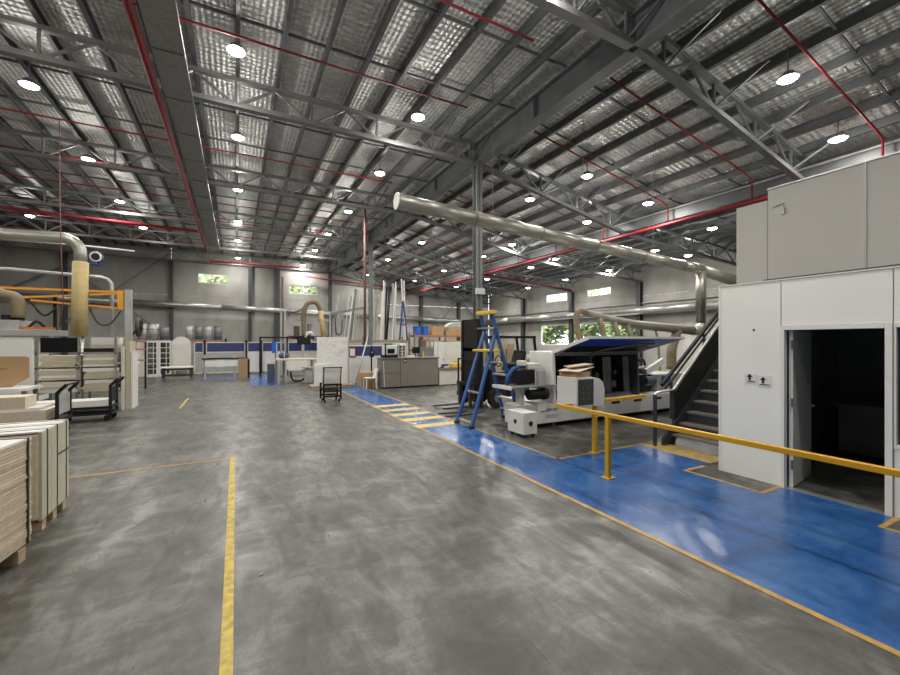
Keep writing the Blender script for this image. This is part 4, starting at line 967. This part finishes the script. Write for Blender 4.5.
for x in (2.38, 2.90):
    MB().box(x-.025, x+.025, 12.78, 12.83, .08, .56).build('post', 'black', t); MB().box(x-.025, x+.025, 13.3, 13.35, .08, .56).build('post', 'black', t)
    MB().tube([(x, 12.85, .5), (x, 12.78, .95), (x, 12.75, 1.08)], .018, 8).build('bar_upright', 'black', t)
for z in (.16, .32, .52): MB().box(2.36, 2.92, 12.78, 12.83, z, z+.05).box(2.36, 2.92, 13.3, 13.35, z, z+.05).build('cross_rail', 'black', t)
MB().box(2.36, 2.92, 12.78, 13.35, .40, .43).build('deck', 'black', t)
MB().bar((2.34, 12.75, 1.08), (2.94, 12.75, 1.08), .03).build('push_bar', 'black', t)
for x in (2.42, 2.86):
    for y in (12.85, 13.28): MB().cyl((x-.02, y, .05), .05, .04, 'x', 12).build('castor', 'rubber', t)
t = thing('white_panel', 'white panel riding upright on the black hand trolley', 'panel', (2.64, 13.0, .57))
MB().box(2.36, 2.92, 12.90, 12.94, .572, 1.06).build('sheet', 'white', t); MB().box(2.40, 2.88, 12.94, 13.2, .572, .72).build('timber_block', 'pine', t)

# ============================================================ LEANING PROFILES RACK AND CARTON SHELVES
t = thing('profile_rack', 'steel storage rack with brown rails holding tall upright profiles', 'rack', (7.9, 26, 0))
for x in (5.1, 7.6, 10.4):
    for y in (25.6, 26.9): MB().box(x-.05, x+.05, y-.05, y+.05, 0, 2.2).build('upright', 'mgrey', t)
for y in (25.6, 26.9): MB().box(5.1, 10.4, y-.04, y+.04, 1.8, 1.93).build('beam', 'osb', t)
MB().box(5.1, 10.4, 25.6, 26.9, 1.93, 1.96).build('deck', 'mgrey', t)
rp = random.Random(11)
GP = 'tall profiles leaning in the storage rack'
k = 0; x = 5.35
while x < 9.55:
    if 7.05 < x < 7.55 : x = 7.6
    wd = rp.uniform(.05, .16); top = 4.6+rp.random()*.5+(x-5.3)*.16+(.3 if 8.6 < x < 9.4 else 0)
    y = 25.75+(k % 6)*.15; lean = rp.uniform(.18, .42) if x < 7.1 else rp.uniform(.02, .32)
    m = rp.choice(['lgrey', 'white', 'alu', 'lgrey', 'cream', 'mgrey']); nm = 'pale profile bar leaning upright in the storage rack, %s from the gate frame side' % ORD[k]; gp = GP; k += 1
    if abs(x-9.0) < .16: m = 'black'; nm = 'dark profile bar leaning among the pale ones, %s from the gate frame side' % ORD[k-1]; gp = 'dark profiles in the storage rack'
    o = MB().bar((x, y, 1.985), (x+lean, y+.1, top), wd, .05, (0, 1, 0)).build('profile_bar', m); tag(o, nm, 'profile', gp)
    x += wd*.8+.03+.05*rp.random()
t = thing('a_frame_support', 'navy a shaped frame with pale side bars in the profile rack', 'frame', (9.9, 25.75, 1.965))
for a, b in ((9.75, 9.98), (10.3, 10.02)): MB().bar((a, 25.72, 1.97), (b, 25.72, 4.6), .09).build('side_bar', 'navy', t)
MB().bar((9.98, 25.72, 4.4), (9.9, 25.78, 6.1), .08).build('mast_bar', 'white', t); MB().bar((10.15, 25.72, 2.0), (10.08, 25.78, 6.0), .08).build('mast_bar', 'white', t)
MB().bar((9.84, 25.72, 3.0), (10.21, 25.72, 3.0), .06).build('cross_bar', 'navy', t)
t = thing('pallet_racking', 'steel pallet racking with orange beams holding brown cartons', 'racking', (12.3, 25.2, 0))
for x in (10.45, 12.75, 15.0):
    for y in (24.8, 25.7): MB().box(x-.04, x+.04, y-.04, y+.04, 0, 2.75 if x > 11 else 2.5).build('upright', 'steel', t)
for z in (1.2, 2.18):
    for y in (24.8, 25.7): MB().box(10.45, 15.0, y-.03, y+.03, z, z+.1).build('beam', 'orange', t)
for x0, x1 in ((10.5, 12.7), (12.8, 14.95)): MB().box(x0, x1, 24.8, 25.7, 2.28, 2.30).build('shelf', 'osb', t); MB().box(x0, x1, 24.8, 25.7, 1.3, 1.32).build('shelf', 'osb', t)
GC = 'brown cartons on the pallet racking'
for k, (x0, x1, z0, h) in enumerate(((11.75, 12.65, 2.302, .32), (11.8, 12.65, 2.625, .3), (12.85, 13.7, 2.302, .32), (13.72, 14.6, 2.302, .3), (13.0, 14.3, 2.625, .22), (11.3, 12.5, 1.322, .6), (12.9, 14.7, 1.322, .6))):
    t = thing('carton', ('closed brown carton on the pallet racking, ' + ['lower one beside the blue bins', 'upper one beside the blue bins', 'upper shelf past the middle upright', 'upper shelf at the far end', 'topmost under the grey load', 'lower shelf below the blue bins', 'lower shelf at the far end'][k]), 'box', ((x0+x1)/2, 25.2, z0), 0, GC)
    MB().box(x0, x1, 24.85, 25.5, z0, z0+h).build('box_body', 'card', t); MB().box(x0, x1, 25.14, 25.2, z0+h, z0+h+.003).box(x0-.002, x1+.002, 24.846, 24.85, z0+h*.45, z0+h*.5).build('tape', 'pine', t)
for x in (10.75, 11.3):
    t = thing('blue_bin', 'blue plastic storage bin %s on the pallet racking' % ('by the profile rack' if x < 11 else 'next to the cartons'), 'bin', (x, 25.0, 2.302), 0, 'blue bins on the racking')
    MB().box(x-.17, x+.17, 24.82, 25.4, 2.302, 2.86).build('bin_body', 'blue_pl', t, bevel=.02); MB().box(x-.19, x+.19, 24.8, 25.42, 2.82, 2.88).build('rim', 'blue_fg', t)
t = thing('grey_tarp_load', 'grey covered load on top of the pallet racking', 'load', (13.9, 25.3, 2.86))
MB().prism([(13.0, 2.85), (14.9, 2.85), (14.7, 3.1), (14.2, 3.22), (13.4, 3.2), (13.1, 3.05)], 'y', 24.95, 25.6).build('cover', 'lgrey', t, bevel=.05); MB().box(13.0, 14.9, 24.93, 25.62, 2.848, 2.86).build('base_board', 'pine', t)

# ============================================================ BACK LEFT: DOORS, ARCH PANEL, TABLE TROLLEY, DRUMS, FAN
t = thing('white_door_panel', 'plain cream door panel leaning next to the glazed cabinet doors', 'door panel', (-4.4, 26.3, 0))
MB().box(-4.58, -4.22, 26.3, 26.35, .03, 1.92).build('panel', 'cream', t, bevel=.005); MB().box(-4.58, -4.22, 26.28, 26.4, 0, .03).build('packer', 'pine', t)
for x0, x1, lab in ((-4.20, -3.66, 'white glazed cabinet door standing beside the plain cream panel'), (-3.64, -3.08, 'white glazed cabinet door standing beside the arched panel')):
    t = thing('glazed_door', lab, 'door', ((x0+x1)/2, 26.3, 0))
    for a, b, c, d in ((x0, x0+.08, 0, 1.92), (x1-.08, x1, 0, 1.92), (x0+.08, x1-.08, 1.82, 1.92), (x0+.08, x1-.08, 0, .14)): MB().box(a, b, 26.3, 26.35, c, d).build('stile', 'boardwhite', t)
    for k in range(1, 6): MB().box(x0+.08, x1-.08, 26.31, 26.34, .14+.28*k-.015, .14+.28*k+.015).build('glazing_bar', 'boardwhite', t)
    xm = x0+.33; MB().box(xm-.015, xm+.015, 26.31, 26.34, .14, 1.82).build('glazing_bar', 'boardwhite', t)
    for k in range(6):
        for a, b in ((x0+.08, xm-.015), (xm+.015, x1-.08)): MB().box(a, b, 26.322, 26.328, .16+.28*k, .405+.28*k).build('pane', 'dglass', t)
ar = [(-3.05, .3), (-2.18, .3), (-2.18, 1.72)]+[(-2.615+.435*math.cos(a), 1.72+.42*math.sin(a)) for a in [PI*k/12 for k in range(1, 12)]]+[(-3.05, 1.72)]
t = thing('arched_panel', 'white panel with rounded arch top standing behind the low trolley', 'panel', (-2.6, 26.2, 0))
MB().prism(ar, 'y', 26.2, 26.24).build('panel', 'cream', t)
for x in (-2.95, -2.35): MB().box(x, x+.08, 26.15, 26.3, 0, .3).build('support_block', 'pine', t)
MB().prism([(-3.05+.0, 1.70), (-2.18, 1.70)]+[(-2.615+.435*math.cos(a), 1.72+.42*math.sin(a)) for a in [PI*k/12 for k in range(0, 13)]], 'y', 26.185, 26.2).build('arch_head', 'boardwhite', t)
t = thing('table_trolley', 'low trolley with white top and dark steel frame', 'trolley', (-2.5, 23.8, 0))
MB().box(-3.2, -1.86, 23.4, 24.1, .60, .65).build('top', 'boardwhite', t, bevel=.005)
for x in (-3.1, -1.96):
    for y in (23.5, 24.0):
        MB().box(x-.04, x+.04, y-.04, y+.04, .1, .6).build('leg', 'darkblue_blk', t); MB().cyl((x-.025, y, .05), .05, .05, 'x', 10).build('castor', 'mgrey', t)
for z in (.48, .2): MB().box(-3.1, -1.96, 23.48, 23.53, z, z+.07).box(-3.1, -1.96, 23.97, 24.02, z, z+.07).build('side_rail', 'darkblue_blk', t)
t = thing('drum_racking', 'steel rack with orange beams under the grey drums', 'racking', (-3.1, 31, 0))
for x in (-5.7, -3.3, -.6):
    for y in (30.6, 31.5): MB().box(x-.05, x+.05, y-.05, y+.05, 0, 2.05).build('upright', 'black', t)
for y in (30.6, 31.5): MB().box(-5.7, -.6, y-.04, y+.04, 1.78, 1.90).build('beam', 'orange', t)
for y in (30.6,): MB().box(-5.7, -.6, y-.04, y+.04, .9, 1.02).build('beam', 'orange', t)
MB().box(-5.7, -.6, 30.6, 31.5, 1.90, 1.94).build('deck', 'mgrey', t)
def drum(x, y, z, r, h, m, label, group):
    t = thing('drum', label, 'drum', (x, y, z), 0, group)
    MB().cyl((x, y, z), r, h, 'z', 20).build('shell', m, t, smooth=True)
    for f in (.02, .33, .66, .98): MB().ring((x, y, z+h*f), r, .018, 'z', 20).build('hoop', 'mgrey', t)
for x in (-5.1, -4.53): drum(x, 31.0, 1.942, .26, 1.05, 'lgrey', 'pale grey drum %s on the rack above the cream door panel' % ('nearer the fan' if x < -5 else 'beside the short drum'), 'pale drums on the rack')
drum(-3.98, 31.0, 1.942, .24, .85, 'skin', 'short dark grey drum on the rack above the glazed doors', None)
for k, x in enumerate((-2.65, -2.12, -1.59, -1.06)): drum(x, 31.0, 1.942, .24, .95, 'skin' if k % 2 else 'lgrey', 'grey drum in the row above the far fence, %s from the arched panel' % ORD[k], 'row of grey drums')
t = thing('drum_fan', 'large dark drum fan tilted on a stand by the jib post', 'fan', (-4.3, 25.6, 0))
MB().ring((-4.35, 25.5, 2.6), .40, .1, 'x', 24).build('shroud', 'olive', t, smooth=True)
for k in range(4):
    a = k*PI/2+.4; MB().bar((-4.35, 25.5, 2.6), (-4.35, 25.5+.38*math.cos(a), 2.6+.38*math.sin(a)), .03, .14, (1, .3, 0)).build('blade', 'black', t)
MB().cyl((-4.5, 25.5, 2.6), .12, .3, 'x', 14).build('hub_motor', 'olive', t)
for r in (.13, .26, .36): MB().ring((-4.24, 25.5, 2.6), r, .008, 'x', 20, 4).build('grille_ring', 'black', t)
MB().bar((-4.7, 25.2, 2.0), (-4.45, 25.3, 2.4), .08).build('yoke', 'black', t); MB().tube([(-4.7, 25.2, 0), (-4.7, 25.2, 2.05)], .05, 8).build('pole', 'black', t); MB().cyl((-4.7, 25.2, 0), .3, .04).build('base', 'black', t)

# ============================================================ LEFT: PANEL SAW, RACK, CARTS, HOSES, JIB
pipe('air_hose', 'thin dusty red air hose hanging from the roof to the white machine', 'hose', [(-4.5, 15.6, 8.3), (-4.48, 15.6, 5), (-4.42, 15.6, 3), (-4.5, 15.6, 2.3)], .013, 'dull_red', None, 6)
t = thing('extraction_pipe', 'grey overhead pipe bending down into a straight tan flexible hose', 'duct', (-4.5, 17, 2.1))
MB().tube([(-9, 17, 5.02), (-6.2, 17, 5.1), (-4.95, 17, 5.14)]+arc((-4.86, 17, 4.7), .46, PI/2, 0, 7)+[(-4.40, 17, 4.35)], .17, 14).build('grey_pipe', 'duct', t, smooth=True)
MB().ring((-6.2, 17, 5.1), .172, .015, 'x', 16).build('coupling', 'duct', t); MB().ring((-4.40, 17, 4.42), .175, .02, 'z', 16).build('coupling', 'galv', t)
MB().tube([(-4.40, 17, 4.42), (-4.42, 17, 3.2), (-4.42, 17, 2.05)], .205, 16).build('tan_hose', 'hose', t, smooth=True)
MB().tube([(-4.42, 17, 2.08), (-4.42, 17, .0)], .10, 12).build('foot_stub', 'galv', t, smooth=True)
pipe('conduit', 'pale conduit bending down behind the tan hose', 'conduit', [(-9, 17.4, 4.0), (-6.2, 17.4, 4.12), (-4.0, 17.4, 4.03), (-3.82, 17.4, 3.98), (-3.72, 17.4, 3.85), (-3.70, 17.4, 3.6), (-3.70, 17.4, 0)], .055, 'lgrey')
pipe('conduit', 'thin white conduit high above the white panel saw', 'conduit', [(-9, 18, 5.1), (-5, 18, 5.15), (-3.2, 18, 5.1)], .03, 'white')
t = thing('hose_reel', 'blue hose reel with white ring beside the tan hose', 'reel', (-4.05, 17.25, 4.45))
MB().cyl((-4.1, 17.3, 4.68), .20, .1, 'y', 20).build('drum', 'navy', t); MB().ring((-4.1, 17.28, 4.68), .14, .03, 'y', 20).build('white_ring', 'boardwhite', t); MB().cyl((-4.1, 17.22, 4.68), .10, .06, 'y', 14).build('hub', 'black', t); MB().box(-4.30, -4.05, 17.1, 17.34, 4.40, 4.48).box(-4.12, -3.98, 17.34, 17.4, 4.38, 4.62).build('bracket', 'navy', t)
t = thing('jib_crane', 'orange jib boom on a tall pale grey post', 'crane', (-3.2, 17.1, 0))
MB().box(-3.28, -3.10, 17.0, 17.18, 0, 3.62).build('mast', 'lgrey', t); MB().box(-3.36, -3.02, 16.92, 17.26, 0, .04).build('base_plate', 'mgrey', t)
MB().box(-3.48, -3.32, 17.02, 17.16, 2.95, 3.58).build('boom_head', 'jib', t)
MB().bar((-3.3, 17.09, 3.53), (-7.5, 17.09, 3.50), .07).build('boom_chord', 'jib', t); MB().bar((-3.45, 17.09, 3.48), (-7.5, 17.09, 3.06), .06).build('boom_brace', 'jib', t); MB().bar((-3.3, 17.09, 2.98), (-5.6, 17.09, 3.16), .06).build('boom_chord', 'jib', t)
MB().tube(sm([(-4.2, 17.09, 2.95), (-4.0, 17.1, 2.5), (-3.7, 17.1, 2.45), (-3.4, 17.1, 2.9)]), .02, 6).build('festoon_cable', 'rubber', t, smooth=True)
MB().tube(sm([(-5.6, 17.09, 3.1), (-5.3, 17.1, 2.7), (-5.0, 17.1, 2.95)]), .03, 6).build('festoon_cable', 'rubber', t, smooth=True)
t = thing('panel_saw', 'large white panel saw with brown hose on its top', 'machine', (-6.6, 16.9, 0))
MB().box(-8.5, -5.35, 16.5, 17.9, .05, 2.05).build('body', 'white', t, bevel=.02); MB().box(-8.5, -4.95, 16.46, 17.9, 2.05, 2.24).build('top_beam', 'lgrey', t, bevel=.01)
MB().box(-8.5, -5.72, 16.6, 17.6, 2.24, 2.52).build('upper_box', 'lgrey', t, bevel=.01); MB().box(-6.6, -6.15, 16.59, 16.6, 2.30, 2.42).build('dark_slot', 'ink', t); MB().box(-5.75, -5.0, 16.7, 17.0, 2.24, 2.32).build('red_rail', 'orange', t)
for x in (-6.05, -5.80): MB().cyl((x, 16.9, 2.52), .13, .16, 'z', 12).build('hose_port', 'black', t)
MB().tube(sm([(-5.82, 16.9, 2.6), (-5.82, 16.9, 3.05), (-5.92, 16.9, 3.22), (-6.2, 16.9, 3.3), (-6.6, 16.9, 3.6), (-7.2, 16.9, 4.2)]), .17, 12).build('flexible_hose', 'hose_d', t, smooth=True)
MB().tube(sm([(-5.6, 16.9, 2.3), (-5.4, 16.9, 2.5), (-5.2, 16.9, 2.3)]), .04, 6).build('hose_loop', 'rubber', t)
MB().tube([(-5.1, 17.3, 2.24), (-5.1, 17.3, 3.3)], .05, 6).build('stand_pipe', 'black', t)
# plank rack
RX = (-4.49, -3.66, -2.90)
t = thing('plank_rack', 'slim galvanised shelf rack filled with beige boards', 'rack', (-3.7, 14.2, 0))
for x in RX:
    MB().box(x-.03, x+.03, 14.0, 14.06, 0, 2.02).build('upright', 'galv', t)
    MB().box(x-.03, x+.03, 14.9, 14.96, 0, 2.02).build('upright', 'galv', t)
for z in (.55, .88, 1.22, 1.60):
    for x in RX: MB().box(x-.02, x+.02, 14.0, 14.96, z-.05, z).build('shelf_arm', 'galv', t)
sheet('glossy_board', 'glossy black panel standing on the plank rack', 'panel', (-4.06, 14.08, 1.602), .74, .03, .38, 0, 'screen')
sheet('carton', 'long white carton on top of the plank rack behind the tan hose', 'box', (-3.2, 14.6, 1.80), .62, .4, .2, 0, 'carton_w')
sheet('black_strip', 'long black board edge under the white carton of the plank rack', 'board', (-3.28, 14.2, 1.602), .62, .24, .1, 0, 'black')
sheet('board_support', 'pale packing board between black strip and white carton', 'board', (-3.2, 14.6, 1.705), .62, .4, .09, 0, 'timber')
rr = random.Random(5)
GBd = 'beige boards lying on the plank rack'
for z, sh in ((.551, 'lowest'), (.881, 'middle'), (1.221, 'upper')):
    for bay in (0, 1):
        z_ = z; k = 0
        while z_ < z+.25:
            th = rr.choice((.045, .06, .09)); wdt = .78-rr.random()*.1; x = (RX[bay]+RX[bay+1])/2+rr.uniform(-.03, .03)+(.06 if bay else 0)
            mm = rr.choice(['timber', 'timber', 'timber', 'cream', 'boardwhite'])
            tag(MB().box(x-wdt/2, x+wdt/2, 14.07, 14.88-rr.random()*.1, z_, z_+th).build('shelf_board', mm),
                '%s board from below on the %s shelf of the plank rack, %s bay' % (ORD[k], sh, 'panel saw side' if bay == 0 else 'jib post side'), 'board', GBd)
            z_ += th+.0015; k += 1
t = thing('board_bundle', 'upright bundle of cream boards at the end of the plank rack', 'boards', (-2.6, 14.6, 0))
MB().box(-2.80, -2.72, 14.1, 14.9, 0, 1.75).build('board', 'cream', t); MB().box(-2.71, -2.62, 14.15, 14.9, 0, 1.9).build('board', 'timber', t); MB().box(-2.61, -2.56, 14.2, 14.9, 0, 1.6).build('board', 'boardwhite', t)
t = thing('roller_stand', 'white roll on a black stand with red clips beside the plank rack', 'stand', (-3.3, 20, 0))
for z in (1.0, 1.3): MB().cyl((-3.5, 19.8, z), .07, .5, 'y', 12).build('roll', 'white', t)
MB().box(-3.2, -3.14, 19.8, 19.86, 0, 1.9).box(-3.6, -3.54, 19.8, 19.86, 0, 1.9).build('post', 'black', t)
for z in (1.55, 1.12, 1.85): MB().box(-3.6, -3.14, 19.78, 19.88, z, z+.05).build('red_clip', 'orange', t)
# cardboard on bench
t = thing('assembly_bench', 'bench with white edge under the folded cardboard', 'bench', (-5.2, 13.2, 0))
MB().box(-6.6, -4.3, 12.9, 13.8, .74, .80).build('benchtop', 'white', t); 
for x in (-6.5, -4.42): MB().box(x, x+.08, 13.0, 13.08, 0, .74).box(x, x+.08, 13.6, 13.68, 0, .74).build('leg', 'mgrey', t)
cbp = [(-5.9, .80), (-4.72, .80), (-4.42, 1.02), (-4.42, 1.50), (-4.5, 1.53), (-5.9, 1.55)]
t = thing('cardboard_sheet', 'large brown cardboard sheet with a cut slot standing on the bench', 'cardboard', (-5.1, 13.4, .8))
MB().prism(cbp, 'y', 13.40, 13.42).build('sheet', 'card', t); MB().prism([(-5.9, 1.20), (-5.2, 1.22), (-4.75, 1.24), (-5.2, 1.26), (-5.9, 1.27)], 'y', 13.394, 13.40).build('slot', 'seam', t)
# carts
def cart(name, label, x0, x1, y0, y1, zt, deckz, panel, rz=0):
    t = thing(name, label, 'cart', ((x0+x1)/2, (y0+y1)/2, 0))
    MB().box(x0, x1, y0, y1, .30, .36).build('deck_frame', 'black', t); MB().box(x0, x1, y0, y1, .16, .21).build('lower_frame', 'black', t)
    for y in (y0+.03, y1-.03):
        MB().tube([(x1-.04, y, .15), (x1-.04, y, zt-.16), (x1+.10, y, zt)], .033, 8).build('end_post', 'black', t)
    MB().bar((x1+.10, y0+.03, zt-.005), (x1+.10, y1-.03, zt-.005), .03).build('push_bar', 'black', t)
    MB().box(x1-.05, x1-.03, y0+.05, y1-.05, .45, zt-.2).build('end_panel', panel, t)
    for x in (x0+.15, x1-.1):
        for y in (y0+.08, y1-.08):
            cw = MB().cyl((x, y-.025, .075), .075, .05, 'y', 16).build('castor_wheel', 'rubber', t); MB().box(x-.03, x+.03, y-.035, y+.035, .12, .16).build('castor_fork', 'mgrey', cw)
    return t
cart('panel_cart', 'black panel cart with grey end panel beside the pale green board stack', -5.2, -3.05, 10.55, 11.3, 1.04, .36, 'lgrey')
cart('panel_cart', 'black panel cart with black end panel standing before the plank rack', -4.6, -2.60, 12.25, 12.88, 1.0, .36, 'black')
GS = None
sheet('melamine_board', 'white melamine board lying on the cart with black end panel', 'board', (-3.6, 12.56, .362), 1.85, .56, .14, 0, 'boardwhite')
sheet('oak_board', 'oak coloured board lying on the cart with grey end panel', 'board', (-4.2, 10.9, .362), 1.9, .66, .20, 0, 'mdf2')
sheet('melamine_board', 'white melamine board on top of the oak board of the cart', 'board', (-4.25, 10.9, .564), 1.8, .6, .05, 0, 'boardwhite')
sheet('timber_block', 'pale timber block on the white board of the cart', 'timber', (-4.3, 10.85, .616), 1.5, .5, .22, 0, 'mdf2')
# pallets of boards in the left foreground
def board_stack(cx, cy, lx, ly, z0, z1, n, rz, face, top, label, pl_label, bandx, bandy):
    p = thing('pallet', pl_label, 'pallet', (cx, cy, 0))
    t = thing('board_stack', label, 'board stack', (cx, cy, z0))
    th = (z1-z0)/n
    rs = random.Random(int(cx*100)); 
    for k in range(n):
        j = rs.uniform(-.006, .006); j2 = rs.uniform(-.006, .006); m = face[k % len(face)] if k < n-1 else top
        MB().box(cx-lx/2+j, cx+lx/2+j, cy-ly/2+j2, cy+ly/2+j2, z0+th*k+.0022, z0+th*(k+1)-.0022).rot((cx, cy), rz).build('board', m, t)
    for f in bandy:
        y = cy-ly/2+ly*f
        MB().box(cx-lx/2-.012, cx+lx/2+.012, y-.008, y+.008, z0, z1+.004).rot((cx, cy), rz).build('strap', 'strap', t)
    for k in range(3):
        y = cy-ly/2+ly*(.1+.4*k)
        MB().box(cx-lx/2, cx+lx/2, y-.05, y+.05, 0, z0-.02).rot((cx, cy), rz).build('bearer', 'pine', p)
    for k in range(5):
        x = cx-lx/2+lx*(.05+.2125*k); MB().box(x-.05, x+.05, cy-ly/2, cy+ly/2, z0-.02, z0-.001).rot((cx, cy), rz).build('slat', 'pine', p)
board_stack(-2.98, 4.44, 2.6, 1.3,   .13, 1.05, 34, math.radians(-7), ['mdf', 'mdf2', 'mdf'], 'boardwhite', 'nearest strapped stack of brown edged mdf boards with white top', 'wooden pallet under the brown edged mdf stack', (), (.955,))
t = thing('board_stack', 'strapped stack with pale green faces and white top behind the mdf stack', 'board stack', (-3.0, 5.83, .13))
x1 = -1.71; 
MB().box(-4.2, x1-.03, 5.47, 6.2, .13, .97).build('core', 'mdf', t)
for a, b in ((5.47, 5.70), (5.705, 5.96), (5.965, 6.2)): MB().box(x1-.03, x1, a, b, .11, .985).build('face_board', 'greenboard', t)
MB().box(-4.2, x1-.03, 5.45, 5.47, .13, .97).build('end_board', 'mdf2', t)
for k, y in enumerate((5.47, 5.72, 5.97)): MB().box(-4.2, x1-.005, y, y+.22, .985, 1.0).build('top_board', 'boardwhite', t)
for y in (5.60, 5.86, 6.12): MB().box(-4.2, x1+.004, y-.012, y+.012, 1.0, 1.003).box(x1, x1+.004, y-.012, y+.012, .11, 1.003).build('strap', 'strap', t)
MB().box(x1, x1+.003, 5.87, 6.2, .66, .68).build('strap', 'strap', t)
p = thing('pallet', 'wooden pallet under the pale green faced stack', 'pallet', (-3.0, 5.83, 0))
for y in (5.55, 5.83, 6.1): MB().box(-4.2, x1-.01, y-.05, y+.05, 0, .09).build('bearer', 'pine', p)
for k in range(6): MB().box(-4.18+.46*k, -4.08+.46*k, 5.48, 6.19, .09, .109).build('slat', 'pine', p)
sheet('dry_leaf', 'small dry brown leaf lying on the concrete near the yellow line', 'leaf', (.18, 3.62, .001), .035, .02, .006, .5, 'osb', .15)
